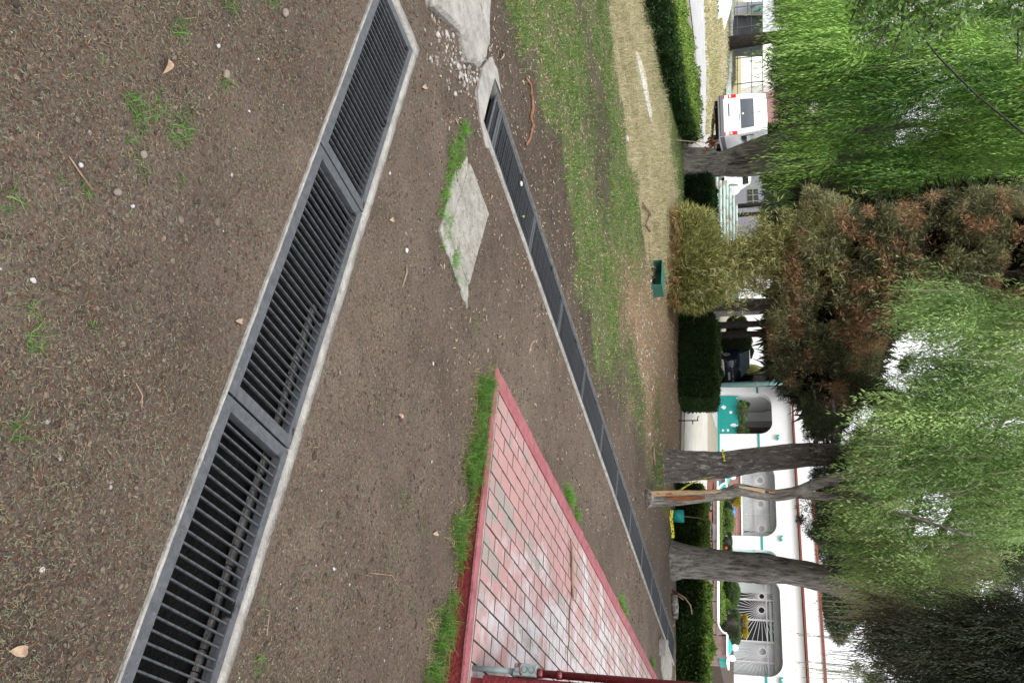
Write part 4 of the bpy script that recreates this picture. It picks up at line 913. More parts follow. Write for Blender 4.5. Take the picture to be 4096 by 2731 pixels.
# pieces of stone wall
def stonewall(x0, x1, y, z0, h, label, curve=False):
    t = thing('stone_wall', label, 'garden wall', ((x0 + x1) / 2, y, z0))
    wpart(MB().box(x0, x1, y + .05, y + .35, z0 - .2, z0 + h - .01), 'mortar', mat('dark_mortar', (.03, .025, .025), .95), t)
    ms = [mat('stone_' + k, c, .9, c2, 3., .5, 12.) for k, c, c2 in (('mauve', (.19, .13, .13), (.27, .20, .20)), ('grey', (.17, .15, .155), (.25, .22, .22)), ('red', (.24, .09, .07), (.30, .14, .11)), ('rose', (.26, .16, .15), (.33, .22, .2)))]
    x = x0
    while x < x1 - .05:
        wv = random.uniform(.34, .62); wv = min(wv, x1 - x); hs = random.choice([(.0, 1.0), (.0, .55), (.0, .62)])
        cells = [(x, x + wv, 0, h)] if hs[1] == 1.0 and h < .3 else [(x, x + wv * random.uniform(.85, 1.0), 0, h * hs[1] if hs[1] < 1 else h * .5), (x, x + wv, h * (hs[1] if hs[1] < 1 else .5), h)]
        for a, b, c, d in cells:
            g_ = .012; j = lambda: random.uniform(-.022, .022)
            pts = [(a + g_ + j(), z0 + c + g_), ((a + b) / 2 + j(), z0 + c + g_ + abs(j())), (b - g_ + j(), z0 + c + g_), (b - g_ + j(), z0 + (c + d) / 2), (b - g_ + j(), z0 + d - g_), ((a + b) / 2 + j(), z0 + d - g_ - abs(j()) * .6), (a + g_ + j(), z0 + d - g_)]
            wpart(MB().prismy(pts, y + random.uniform(-.005, .02), y + .06), 'stone', random.choice(ms), t)
        x += wv
    return t
WY, WZ = 25.4, float(H(0, 25.4))
xw0, xw1, xw2 = onq(2826, 1925, WY)[0], onq(2826, 2535, WY)[0], onq(2826, 2585, WY)[0]
wh = onq(2868, 2200, WY)[2] - WZ
t = stonewall(xw0, xw1, WY, WZ, wh, 'garden wall of irregular mauve and red stones with a white coping')
mb = MB(); mb.box(xw0 - .02, xw1 - .45, WY - .03, WY + .38, WZ + wh, WZ + wh + .05); wpart(mb, 'coping', M_WHITE, t)
hi = onq(2905, 2520, WY)[2] - WZ
for sgn, xe, nm in ((1, xw1, 'a'), (-1, xw0, 'b')):
    # raised pier with a swept teal and white coping, flat cap and globe lamp
    xa, xb = (xe - .45, xe) if sgn > 0 else (xe, xe + .45)
    pts = []
    n = 8
    for k in range(n + 1):
        a = PI / 2 * k / n; pts.append((xa + .4 * math.sin(a) if sgn > 0 else xb - .4 * math.sin(a), WZ + wh + (hi - wh) * (1 - math.cos(a))))
    wpart(MB().prismy([(xa, WZ + wh - .02)] + pts + [(xb, WZ + wh - .02)] if sgn > 0 else [(xb, WZ + wh - .02)] + pts + [(xa, WZ + wh - .02)], WY - .005, WY + .3), 'pier', M_TEAL if sgn < 0 else mat('pier_stone', (.17, .14, .14), .9, (.24, .2, .2), 5.), t)
    mb = MB(); mb.tube([(x, WY - .01, zz + .02) for x, zz in pts], .03, 6); wpart(mb, 'coping', M_WHITE, t, True)
    x0_, x1_ = (xe, xe + .55) if sgn > 0 else (xe - .55, xe)
    wpart(MB().box(x0_, x1_, WY + .06, WY + .4, WZ - .2, WZ + hi), 'pier', mat('pier_stone', (.2, .12, .11), .9, (.26, .2, .2), 5.), t)
    wpart(MB().box(x0_ - .03, x1_ + .03, WY - .04, WY + .44, WZ + hi + .001, WZ + hi + .05), 'coping', M_WHITE, t)
    xm = (x0_ + x1_) / 2; mb = MB(); mb.add([(xm - .24, WY, WZ + hi + .051), (xm + .24, WY, WZ + hi + .051), (xm + .24, WY + .4, WZ + hi + .051), (xm - .24, WY + .4, WZ + hi + .051), (xm - .06, WY + .14, WZ + hi + .15), (xm + .06, WY + .14, WZ + hi + .15), (xm + .06, WY + .26, WZ + hi + .15), (xm - .06, WY + .26, WZ + hi + .15)], [(4, 5, 6, 7), (0, 1, 5, 4), (1, 2, 6, 5), (2, 3, 7, 6), (3, 0, 4, 7)])
    wpart(mb, 'lamp_base', M_TEAL, t)
    wpart(MB().ball((xm, WY + .2, WZ + hi + .225), .10, 14, 9), 'globe_lamp', M_GLOBE, t, True)
# small return wall with its own teal scroll and globe
xr = onq(2830, 2620, WY + 1.0)[0]; t = thing('gate_pier', 'stone gate pier with teal scroll top and second globe lamp by the driveway', 'gate pier', (xr, WY + 1.2, WZ))
wpart(MB().box(xr - .25, xr + .15, WY + .9, WY + 1.6, WZ - .2, WZ + wh), 'pier', mat('pier_stone', (.22, .13, .12), .9, (.27, .2, .2), 5.), t)
wpart(MB().box(xr - .27, xr + .17, WY + .88, WY + 1.62, WZ + wh + .001, WZ + hi - .05), 'scroll', M_TEAL, t)
wpart(MB().box(xr - .33, xr + .23, WY + .85, WY + 1.65, WZ + hi - .049, WZ + hi), 'coping', M_WHITE, t)
wpart(MB().ball((xr - .02, WY + 1.2, WZ + hi + .10), .10, 14, 9), 'globe_lamp', M_GLOBE, t, True)
# earth bed behind the stone wall
tag(MB().box(xw0, xw2, WY + .36, 37.0, -1.2, WZ + wh - .06).build('garden_bed', mat('bed_soil', (.06, .045, .035), .95)), kind='structure')

# ------------------------------------------------------------------ white house
HQ, HZ = 38.0, -.75
house = thing('white_house', 'white single storey house with rounded arches, teal bands and red roof trims', 'house', (-15, HQ, HZ))
XL, XR, GT = -22.72, -4.0, 2.80
A1, W1, DR, W2 = (-22.33, -20.02, 1.88), (-18.4, -14.72, 1.89), (-14.08, -12.98, 1.88), (-12.80, -8.57, 1.90)
def wpart_(mb, n, m, **k): return wpart(mb, n, m, house, **k)
th = .35; mb = MB()
xs = [XL, A1[0], A1[1], W1[0], W1[1], DR[0], DR[1], W2[0], W2[1], XR]
for i in range(0, 10, 2): mb.box(xs[i], xs[i + 1], HQ, HQ + th, HZ - .3, 1.9)
mb.box(XL, XR, HQ, HQ + th, 1.901, GT)
for (a, b, zt) in (A1, W1, DR, W2):
    mb.box(a, b, HQ + .0005, HQ + th - .0005, zt, 1.9005)
    r = .62 if b - a > 1.5 else .5
    for xc, sg in ((a, 1), (b, -1)):
        pts = [(xc, zt + .001)] + [(xc + sg * r * (1 - math.sin(t_)), zt - r * (1 - math.cos(t_))) for t_ in np.linspace(0, PI / 2, 10)]
        mb.prismy(pts if sg > 0 else pts[::-1], HQ + .0008, HQ + th - .001)
mb.box(XL, XL + .3, HQ + th, 48, HZ - .3, GT); mb.box(XR - .3, XR, HQ + th, 48, HZ - .3, GT); mb.box(XL, XR, 47.7, 48, HZ - .3, GT)
wpart_(mb, 'wall', M_WHITE)
wpart_(MB().box(XL - .1, XR + .1, HQ - .12, 48.1, GT + .12, GT + .28), 'roof', M_WHITE)
wpart_(MB().box(XL - .12, XR + .12, HQ - .16, HQ - .121, GT + .03, GT + .115), 'roof_trim', M_REDTRIM)
x2 = onq(3250, 1990, HQ)[0]
wpart_(MB().box(x2, XR, HQ + .02, 46, GT + .281, 3.50), 'upper_wall', M_WHITE)
wpart_(MB().box(x2 - .05, XR + .1, HQ - .03, HQ + .019, 3.50, 3.61), 'roof_trim', M_REDTRIM)
mb = MB(); xa = x2 - .04; mb.prismy([(xa - .02, 3.50), (xa + .05, 3.61), (xa - .35, 3.86), (xa - .40, 3.77)], HQ - .03, HQ + .019); wpart_(mb, 'roof_trim', M_REDTRIM)
# plinth and bands
for a, b in ((XL, A1[0]), (A1[0], A1[1]), (A1[1], W1[0] + 3.7), (W2[1] - 4.3, XR)):
    wpart_(MB().box(a, b - .002, HQ - .16, HQ - .002, HZ - .2, HZ + .10), 'plinth', M_TEAL)
for a, b in ((XL, A1[0]), (A1[1], W1[0]), (W1[1], DR[0]), (W2[1], XR)):
    wpart_(MB().box(a, b, HQ - .03, HQ - .002, 1.17, 1.26), 'band', M_TEAL)
# porch arch: deep recess with teal planter, curved inner wall and dark windows
a, b, zt = A1
MP = mat('inner_porch_wall', (.66, .67, .70), .8)
pq_ = lambda Y, dq: onq(3000, Y, HQ + dq)[0]
wpart_(MB().box(a - 3.2, b + .3, HQ + th + .001, HQ + 3.4, 1.95, 2.1), 'reveal_ceiling', M_WHITE)
wpart_(MB().box(b, b + .05, HQ + th + .001, HQ + 3.4, HZ, 1.949), 'reveal', MP)
c0_, c1_, c2_ = pq_(1652, 2.0), pq_(1688, 2.0), pq_(1708, 1.3)
wpart_(MB().box(c0_, c1_, HQ + 1.9, HQ + 2.2, HZ, 1.949), 'inner_pier', MP)
wpart_(MB().box(pq_(1688, 1.4), c2_, HQ + 1.3, HQ + 1.9, HZ, 1.949), 'inner_pier', mat('warm_grey_wall', (.22, .20, .19), .8))
wpart_(MB().box(a - 3.2, b + .3, HQ + 3.2, HQ + 3.25, HZ, 1.949), 'window_pane', M_GLASS)
for k in range(13): x = a - 3.1 + k * .45; wpart_(MB().box(x - .02, x + .02, HQ + 3.16, HQ + 3.199, HZ, 1.949), 'window_bar', M_GREYREV)
for zz in (.35, 1.05, 1.65): wpart_(MB().box(a - 3.2, b, HQ + 3.12, HQ + 3.159, zz - .02, zz + .02), 'window_bar', M_GREYREV)
r_ = .5
for xc, sg in ((c0_, -1), (a - .25, 1)):
    pts = [(xc, 1.90)] + [(xc + sg * r_ * (1 - math.sin(t_)), 1.90 - r_ * (1 - math.cos(t_))) for t_ in np.linspace(0, PI / 2, 10)]
    wpart_(MB().prismy(pts if sg > 0 else pts[::-1], HQ + 1.9, HQ + 2.2), 'inner_arch', MP)
wpart_(MB().box(a - .3, b + .3, HQ + th, HQ + 3.2, HZ - .1, HZ + .02), 'porch_floor', M_CONC)
zpl = onq(2953, 1660, HQ + .1)[2]
pl = thing('teal_planter', 'teal planter wall with peeling white patches under the porch arch', 'planter', ((a + b) / 2, HQ + .3, HZ))
wpart(MB().box(a + .08, b - .03, HQ + .10, HQ + .30, HZ - .1, zpl), 'planter_wall', M_TEALP, pl)
for (X, Y, rX, rY) in ((2894, 1628, 11, 9), (2923, 1648, 9, 7), (2936, 1701, 17, 8), (2892, 1721, 6, 6), (2912, 1720, 5, 6), (2948, 1592, 4, 3)):
    pc = onq(X, Y, HQ + .095); rx_ = rY / F_PX * 45; rz2 = rX / F_PX * 40; n_ = 14
    pts = [(pc[0] + rx_ * random.uniform(.55, 1.15) * math.cos(2 * PI * k / n_), pc[2] + rz2 * random.uniform(.55, 1.15) * math.sin(2 * PI * k / n_)) for k in range(n_)]
    wpart(MB().prismy(pts, HQ + .094, HQ + .0985), 'peeled_patch', M_WHITE, pl)
# windows with sunburst grilles
def sunburst(t, x0, x1, z0, z1, c, r, y, nr=44, bw=.011):
    mb = MB()
    for k in range(nr):
        an = 2 * PI * k / nr; dx, dz = math.cos(an), math.sin(an); tt = 99
        for lim, d_, cc in ((x0, dx, c[0]), (x1, dx, c[0]), (z0, dz, c[1]), (z1, dz, c[1])):
            if abs(d_) > 1e-6:
                q_ = (lim - cc) / d_
                if q_ > 0: tt = min(tt, q_)
        if tt > r and tt < 9: mb.tube([(c[0] + dx * r, y, c[1] + dz * r), (c[0] + dx * tt, y, c[1] + dz * tt)], bw, 4, False)
    th_ = np.linspace(0, 2 * PI, 25); mb.tube([(c[0] + r * math.cos(q_), y, c[1] + r * math.sin(q_)) for q_ in th_], bw * 1.4, 5, False)
    wpart(mb, 'sunburst_grille', M_GRILLE, t)
# window 1 (brick parapet below)
a, b, zt = W1; zb = .30
w1 = house
wpart_(MB().box(a, b, HQ + .22, HQ + .32, HZ, zb), 'brick_parapet', M_FARBRICK)
wpart_(MB().box(a, b, HQ + .15, HQ + .34, zb + .001, zb + .07), 'sill', M_WHITE)
wpart_(MB().box(a, b, HQ + .3, HQ + .62, 1.62, 2.2), 'lintel', M_GREYREV)
wpart_(MB().box(a, b, HQ + .50, HQ + .52, zb, 1.7), 'window_pane', M_CURT)
xg = [a, a + 1.23, a + 2.46, b]
for i in range(3):
    wpart_(MB().box(xg[i] - .02, xg[i] + .02, HQ + .40, HQ + .44, zb + .07, 1.62), 'window_frame', M_GRILLE)
    cxg = (xg[i] + xg[i + 1]) / 2 + .1; sunburst(house, xg[i], xg[i + 1], zb + .08, 1.60, (cxg, 1.20), .16, HQ + .36, 40)
wpart_(MB().box(a, b, HQ + .401, HQ + .439, .93, .97), 'window_frame', M_GRILLE)
wpart_(MB().box(b - .42, b - .37, HQ + .47, HQ + .49, zb + .1, 1.6), 'curtain_gap', M_GLASS)
# door arch (mostly behind the trunk)
a, b, zt = DR
wpart_(MB().box(a + .001, b - .001, HQ + .34, HQ + .42, HZ, 1.95), 'door', M_TEAL)
# window 2, floor to lintel
a, b, zt = W2
wpart_(MB().box(a, b, HQ + .3, HQ + .75, 1.62, 2.2), 'lintel', M_GREYREV)
wpart_(MB().box(a, b, HQ + .1, HQ + .5, HZ + .1, HZ + .30), 'sill', mat('beige_sill', (.42, .33, .30), .8))
x_a, x_b, x_c = onq(3000, 2395, HQ + .4)[0], onq(3000, 2475, HQ + .4)[0], onq(3000, 2562, HQ + .4)[0]
wpart_(MB().box(x_c, b, HQ + .60, HQ + .62, HZ + .3, 1.7), 'window_pane', M_CURT)
wpart_(MB().box(a, x_a - .35, HQ + .60, HQ + .62, HZ + .3, 1.7), 'window_pane', M_CURT)
wpart_(MB().box(x_a - .349, x_c - .001, HQ + .62, HQ + .64, HZ + .3, 1.7), 'window_pane', M_GLASS)
wpart_(MB().box(x_a, x_c, HQ + 1.2, HQ + 1.25, .2, 1.1), 'inner_teal_panel', M_TEAL)
wpart_(MB().box(x_a + .02, x_c - .03, HQ + .56, HQ + .58, 1.42, 1.52), 'blind', mat('pale_blind', (.6, .68, .66), .8))
for x in (x_a, x_b, x_c, (x_c + b) / 2 + .1): wpart_(MB().box(x - .035, x + .035, HQ + .42, HQ + .48, HZ + .3, 1.62), 'window_frame', M_GRILLE)
wpart_(MB().box(a, b, HQ + .421, HQ + .479, 1.28, 1.33), 'window_frame', M_GRILLE)
wpart_(MB().box(a, b, HQ + .38, HQ + .479, 1.58, 1.63), 'window_frame', M_GRILLE)
for (x0, x1, cc, r) in ((a, x_a, ((a + x_a) / 2 + .3, 1.12), .12), (x_a, x_c, (onq(3046, 2439, HQ + .36)[0], onq(3046, 2439, HQ + .36)[2]), .14), (x_c, b, (onq(3050, 2605, HQ + .36)[0], onq(3050, 2605, HQ + .36)[2]), .16)):
    sunburst(house, x0, x1, HZ + .3, 1.6, cc, r, HQ + .36, 40, .009)
# number plate, teal wedge lamps
def text_flat(s, size, origin, ux, uz, mat_, name, parent, xscale=1.0, extr=.004):
    cu = bpy.data.curves.new('t', 'FONT'); cu.body = s; cu.size = size; cu.extrude = extr; cu.align_x = 'LEFT'
    o = bpy.data.objects.new('t', cu); C.objects.link(o); me = bpy.data.meshes.new_from_object(o.evaluated_get(bpy.context.evaluated_depsgraph_get())); bpy.data.objects.remove(o)
    n = np.zeros(len(me.vertices) * 3); me.vertices.foreach_get('co', n); n = n.reshape(-1, 3)
    ux = np.array(ux, float); uz = np.array(uz, float); nr_ = np.cross(ux, uz); nr_ /= np.linalg.norm(nr_)
    W_ = np.array(origin) + n[:, :1] * xscale * ux + n[:, 1:2] * uz + n[:, 2:] * nr_
    W_ = W_ - np.array(parent.location) if parent is not None else W_
    me.vertices.foreach_set('co', W_.ravel()); me.name = name; me.materials.clear()
    return link(name, me, mat_, parent)
pn = onq(3010, 2193, HQ)
text_flat('117', .20, (pn[0] + .03, HQ - .006, pn[2]), (1, 0, 0), (0, 0, 1), M_TEAL, 'house_number', house, .7)
for X, Y, lab in ((3108, 1752, 'teal wedge wall lamp between the porch arch and the conifer trunk'), (3122, 2155, 'teal wedge wall lamp left of the door arch'), (3122, 2722, 'teal wedge wall lamp at the right edge above the band')):
    c = onq(X, Y, HQ); t = thing('wall_lamp', lab, 'wall lamp', (c[0], HQ, c[2]), group='teal wall lamps')
    wpart(MB().prismy([(c[0] - .13, c[2]), (c[0] + .13, c[2]), (c[0] + .13, c[2] + .03), (c[0] + .05, c[2] + .10), (c[0] - .02, c[2] + .02), (c[0] - .13, c[2] + .13)], HQ - .12, HQ - .001), 'shade', M_TEAL, t)
# planting in front of the house
YG0, YG1 = (.04, .10, .02), (.12, .22, .05)
def place(X0, X1, Y0, Y1, q): lo = onq(X0, (Y0 + Y1) / 2, q); hi_ = onq(X1, (Y0 + Y1) / 2, q); l = onq((X0 + X1) / 2, Y0, q); r = onq((X0 + X1) / 2, Y1, q); return lo, hi_[2] - lo[2], (r[0] - l[0]) / 2
def pshrub(name, label, X0, X1, Y0, Y1, q, n, c0, c1, boxy=0, ry=None, **k):
    lo, h, rx = place(X0, X1, Y0, Y1, q); return shrub(name, label, lo, (rx, ry or rx, h), n, c0, c1, boxy=boxy, **k)
lo, h, rx = place(2874, 2888, 1990, 2470, WY + .7)
hedge('box_edging', 'knee high clipped box edging behind the white coping', [(lo[0] - rx, WY + .7, WZ + wh - .05), (lo[0], WY + .7, WZ + wh - .05), (lo[0] + rx, WY + .7, WZ + wh - .05)], .4, .14, 9000, (.09, .16, .03), (.18, .28, .06), (.2, .3, .07), .03, .02)
pshrub('clipped_shrub', 'large grey green clipped shrub beside the swept coping', 2876, 2958, 2443, 2560, 27.0, 9000, (.04, .075, .035), (.10, .15, .07), .55, ln=.045, wd=.03)
pshrub('golden_shrub', 'clipped golden yellow shrub right of the big willow trunk', 2950, 2989, 2462, 2540, 28.5, 4000, (.10, .09, .01), (.62, .5, .02), .6, ln=.04)
pshrub('leafy_shrub', 'loose dark green shrub just right of the big willow trunk', 2886, 2955, 2310, 2425, 27.6, 5000, (.03, .065, .02), (.12, .2, .06), ln=.07, wd=.035)
pshrub('lime_shrub', 'small lime green shrub under the loose dark shrub', 2886, 2920, 2395, 2440, 26.8, 1800, (.12, .22, .03), (.2, .34, .06), ln=.04)
pshrub('clipped_shrub', 'dark clipped shrub with a red flower left of the big willow trunk', 2888, 2927, 2138, 2215, 27.0, 4500, (.03, .055, .03), (.09, .14, .06), .55, ln=.04)
fl = onq(2903, 2190, 26.4); tag(MB().ball(tuple(fl), .05, 8, 6).build('flower', mat('red_flower', (.7, .04, .02), .6), smooth=True), 'single red flower in front of the clipped dark shrub', 'flower')
pshrub('variegated_shrub', 'broad leafy variegated shrub before the brick parapet', 2888, 2932, 2040, 2128, 27.5, 4200, (.07, .13, .03), (.26, .36, .12), ln=.09, wd=.03)
pshrub('leafy_shrub', 'dark green shrub beneath the golden shrub behind the peeling trunk', 2880, 2925, 2010, 2052, 28.0, 2200, (.02, .045, .015), (.06, .1, .04), ln=.06)
pshrub('golden_shrub', 'golden tipped shrub partly hidden by the peeling trunk', 2896, 2962, 1980, 2016, 28.6, 3200, (.10, .14, .02), (.55, .46, .03), .5, ln=.04)
pshrub('leafy_shrub', 'pale leafed plant left of the peeling trunk behind the wall', 2874, 2905, 1930, 1965, 27.0, 1400, (.1, .2, .04), (.26, .42, .12), ln=.14, wd=.04)
lo, h, rx = place(2908, 2940, 2030, 2062, 29.2); tag(MB().tube([lo, lo + [0, 0, h * .6], lo + [0, 0, h]], [rx * .5, rx, rx * 1.05], 18).build('blue_pot', M_BLUEPOT, smooth=True), 'glossy blue garden pot before the brick parapet', 'pot')
for (X0, X1, Y0, Y1, q, lab, c0, c1) in ((2950, 2985, 1600, 1690, HQ + .2, 'strappy green plant spilling over the teal planter', (.04, .09, .02), (.2, .32, .08)), (2970, 2999, 1590, 1628, HQ + 1.2, 'rounded green bush in the porch left of the inner pier', (.05, .11, .02), (.2, .3, .08)), (2952, 2975, 1712, 1738, HQ + .2, 'thin plant at the right end of the teal planter', (.06, .1, .03), (.22, .3, .1)), (2974, 2998, 1718, 1746, HQ + .5, 'rounded bush at the right jamb of the porch arch', (.05, .11, .02), (.2, .3, .08))):
    pshrub('porch_plant', lab, X0, X1, Y0, Y1, q, 900, c0, c1, ln=.14 if 'strappy' in lab or 'thin' in lab else .06, wd=.03, group=None) if False else pshrub('porch_plant', lab, X0, X1, Y0, Y1, q, 900, c0, c1, ln=.14 if 'strappy' in lab or 'thin' in lab else .06, wd=.03, ry=.25)
# ball shrubs left of the house
pshrub('rounded_shrub', 'big rounded shrub beside the parked blue car', 2885, 3003, 1320, 1425, 39.5, 16000, (.03, .065, .02), (.12, .2, .07), ln=.07, wd=.04)
pshrub('rounded_shrub', 'rounded shrub nearest the thin trunk, left of the big shrub', 2905, 2990, 1268, 1335, 39.0, 9000, (.04, .08, .025), (.14, .22, .08), ln=.07, wd=.04)
pshrub('rounded_shrub', 'smaller ball shrub half hidden above the blue car bonnet', 2960, 3012, 1385, 1432, 41.5, 4000, (.03, .06, .02), (.1, .17, .06), ln=.07, wd=.04)
pshrub('grassy_shrub', 'yellow green wispy shrub behind the blue car', 2985, 3035, 1468, 1504, 47.0, 3500, (.18, .22, .04), (.5, .5, .2), ln=.18, wd=.03)
pshrub('clipped_shrub', 'small clipped shrub between the blue car and the teal post', 2972, 2996, 1500, 1532, 46.0, 1500, (.04, .09, .02), (.12, .2, .05), .4, ln=.06)

# back buildings
def simplebuilding(name, label, X0, X1, Y0, Y1, q, depth, m, wins=(), trim=None):
    a = onq(X0, Y0, q); b = onq(X0, Y1, q); zt = onq(X1, (Y0 + Y1) / 2, q)[2]; zb = float(H(a[0], q)) - .5
    t = thing(name, label, 'building', ((a[0] + b[0]) / 2, q, zb)); wpart(MB().box(a[0], b[0], q, q + depth, zb, zt), 'wall', m, t)
    if trim is not None: wpart(MB().box(a[0] - .1, b[0] + .1, q - .15, q + depth, zt + .001, zt + .25), 'roof', trim, t)
    for (x0, x1, y0, y1) in wins:
        p0 = onq(x0, y0, q); p1 = onq(x1, y1, q); wpart(MB().box(p0[0], p1[0], q - .05, q - .002, min(p0[2], p1[2]), max(p0[2], p1[2])), 'window', M_GLASS, t)
        for k in range(4): xx_ = p0[0] + (p1[0] - p0[0]) * k / 3; wpart(MB().box(xx_ - .03, xx_ + .03, q - .09, q - .051, p0[2], p1[2]), 'window_bar', M_GREYREV, t)
        zz_ = (p0[2] + p1[2]) / 2; wpart(MB().box(p0[0], p1[0], q - .12, q - .091, zz_ - .03, zz_ + .03), 'window_bar', M_GREYREV, t)
    return t
simplebuilding('glazed_building', 'building with a tall dark gridded window and red trim left of the teal post', 2880, 3290, 1468, 1560, 54.0, 8, M_WHITE, [(2985, 3150, 1474, 1548)], M_REDTRIM)
simplebuilding('white_building', 'plain white building behind the rounded shrubs', 2880, 3200, 1225, 1466, 60.0, 8, M_WHITE)
simplebuilding('white_building', 'white building seen between the dark tree trunk and the van', 2890, 3330, 178, 362, 66.0, 8, M_WHITE)
simplebuilding('brick_building', 'pinkish brick building with a barred window directly behind the van', 2890, 3130, 363, 640, 67.0, 8, mat('pink_brick', (.28, .15, .15), .9, (.33, .2, .2), 3.), [(3000, 3060, 380, 470)], M_REDTRIM)
simplebuilding('grey_building', 'low grey building with dark windows behind the rails', 2890, 3060, 700, 1000, 60.0, 8, mat('mid_grey_wall', (.22, .22, .25), .8), [(2990, 3035, 760, 830)])
simplebuilding('white_wall', 'bright white wall glimpsed beside the bamboo and thin trunk', 2900, 3085, 1125, 1222, 58.0, 4, M_WHITE)
simplebuilding('white_building', 'white building strip right of the forked willow trunk', 3000, 3200, 690, 760, 64.0, 5, M_WHITE)

# teal post
b_ = on(2858, 1541)
dpost = -b_[0] * math.sin(A) + b_[1] * math.cos(A)
top = at(3400, 1522, dpost); rr = 9.5 / F_PX * dpost
t = thing('lamp_post', 'tall teal grey metal post at the left corner of the white house', 'post', tuple(b_))
mb = MB(); mb.tube([b_, b_ + (top - b_) * .5, top], [rr, rr * .95, rr * .8], 14); wpart(mb, 'pole', M_POLE, t, True)
wpart(MB().tube([b_ + (top - b_) * .32, b_ + (top - b_) * .333], rr * 1.12, 14), 'clamp', M_CONC, t)
# pipe rails
t = thing('pipe_rails', 'stepped row of faded teal and rusty horizontal pipe rails behind the dark hedge', 'rails', tuple(on(2862, 800)))
for k, (X, Y0) in enumerate(((2868, 700), (2882, 722), (2896, 722), (2908, 722), (2921, 745), (2934, 780), (2946, 815))):
    d = 33 + k * .35; p0 = at(X - .5, Y0, d); p1 = at(X + 3, 1235, d + .6); mb = MB(); mb.tube([p0, p1], .055, 8); wpart(mb, 'rail', M_SLAT, t, True)
for Yp in (740, 900, 1060, 1220):
    mb = MB(); pts = [on(2858, Yp), at(2950, Yp, 35.4)]; mb.tube(pts, .04, 6); wpart(mb, 'post', M_SLAT, t)
# grey mound beyond rails
c = on(2890, 880); V = []
mb = MB(); mb.ball((c[0] - 4, c[1] + 8, c[2] - .6), 5.5, 20, 10, .28)
tag(mb.build('mound', mat('grey_earth', (.13, .12, .10), .95, (.19, .18, .15), 2., .5, 8.), smooth=True), kind='structure')

# ------------------------------------------------------------------ vehicles
def wheel(t, c, r, wd, ax_='x', rim=M_RIM):
    d = np.array([wd / 2, 0, 0]) if ax_ == 'x' else np.array([0, wd / 2, 0])
    c = np.array(c); tn = MB().tube([c - d, c - d * .8, c + d * .8, c + d], [r * .92, r, r, r * .92], 22).build('tyre', M_TYRE, t, True)
    MB().tube([c - d * 1.04, c + d * 1.04], r * .62, 18).build('rim', rim, t)
    for sgn in (-1, 1):
        for k in range(8):
            a = 2 * PI * k / 8; u = np.array([0, math.cos(a), math.sin(a)]) if ax_ == 'x' else np.array([math.cos(a), 0, math.sin(a)])
            MB().tube([c + d * 1.08 * sgn + u * r * .12, c + d * 1.08 * sgn + u * r * .56], r * .05, 4).build('spoke', M_RIM, t)
vb = on(2836, 470); VY = 36.0; vb = at(2836, 470, 36.2)
t = thing('school_van', 'white high roof school minibus parked with its rear towards us', 'van', tuple(vb), A + .02)
# body cross-section in x,z lofted along y (local y forward)
def section(w_, z0, z1, top=.10, r=.14):
    hw = w_ / 2; P = [(-hw, z0), (-hw * 1.0, z0 + .45), (-hw * .99, z0 + .95), (-hw * .93, z1 - .38), (-hw * .90, z1 - r), (-hw * .84, z1 - .03), (-hw * .4, z1), (hw * .4, z1), (hw * .84, z1 - .03), (hw * .90, z1 - r), (hw * .93, z1 - .38), (hw * .99, z0 + .95), (hw, z0 + .45), (hw, z0)]
    return P
secs = [(0.0, 1.66, .44, 2.30), (.06, 1.72, .40, 2.36), (.3, 1.73, .36, 2.37), (2.4, 1.73, .34, 2.38), (3.6, 1.73, .34, 2.34), (4.15, 1.70, .36, 1.95), (4.75, 1.64, .38, 1.15), (4.95, 1.5, .42, .95)]
mb = MB(); V = []
for y, w_, z0, z1 in secs: V += [(x, y, z_) for x, z_ in section(w_, z0, z1, r=.14)]
n = 14; Fc = [tuple(range(n)), tuple(range(len(V) - 1, len(V) - n - 1, -1))] + [(i * n + k, (i + 1) * n + k, (i + 1) * n + (k + 1) % n, i * n + (k + 1) % n) for i in range(len(secs) - 1) for k in range(n)]
mb.add(V, Fc); ob = mb.build('body', M_VANW, t, True)
mo = ob.modifiers.new('e', 'EDGE_SPLIT'); mo.split_angle = math.radians(32)
def plate(pts, y0, y1): return MB().prismy(pts, y0, y1)
plate([(-.62, 1.30), (.62, 1.30), (.585, 1.83), (-.585, 1.83)], -.012, .02).build('rear_window', mat('van_glass', (.10, .115, .14), .04, spec=.9), t)
plate([(-.66, .62), (.66, .62), (.66, 1.27), (.63, 2.1), (-.63, 2.1), (-.66, 1.27)], -.006, .01).build('tailgate', M_VANW, t)
plate([(-.85, .42), (.85, .42), (.85, .60), (-.85, .60)], -.05, .06).build('bumper', M_GREYP, t)
plate([(-.85, .455), (.85, .455), (.85, .475), (-.85, .475)], -.056, -.0505).build('bumper_strip', M_BLACKP, t)
for sg in (-1, 1):
    x0, x1 = sorted((sg * .70, sg * .845))
    plate([(x0, .82), (x1, .82), (x1, 1.14), (x0, 1.14)], -.02, .12).build('tail_lamp', M_LAMP, t)
    plate([(x0 + .02, .86), (x1 - .02, .86), (x1 - .02, .93), (x0 + .02, .93)], -.026, -.0205).build('reversing_lamp', M_CLEAR, t)
    plate([(x0, .61), (x1, .61), (x1, .66), (x0, .66)], -.03, .05).build('reflector', M_LAMP, t)
plate([(-.48, .80), (.05, .80), (.05, .85), (-.48, .85)], -.012, -.0065).build('badge_strip', mat('dark_strip', (.05, .08, .1), .5), t)
plate([(.02, 1.235), (.26, 1.235), (.26, 1.26), (.02, 1.26)], -.012, -.0065).build('handle', M_GREYP, t)
for x in (-.42, .42): MB().ball((x, -.012, 1.20), .018, 8, 6).build('bolt', M_BLACKP, t)
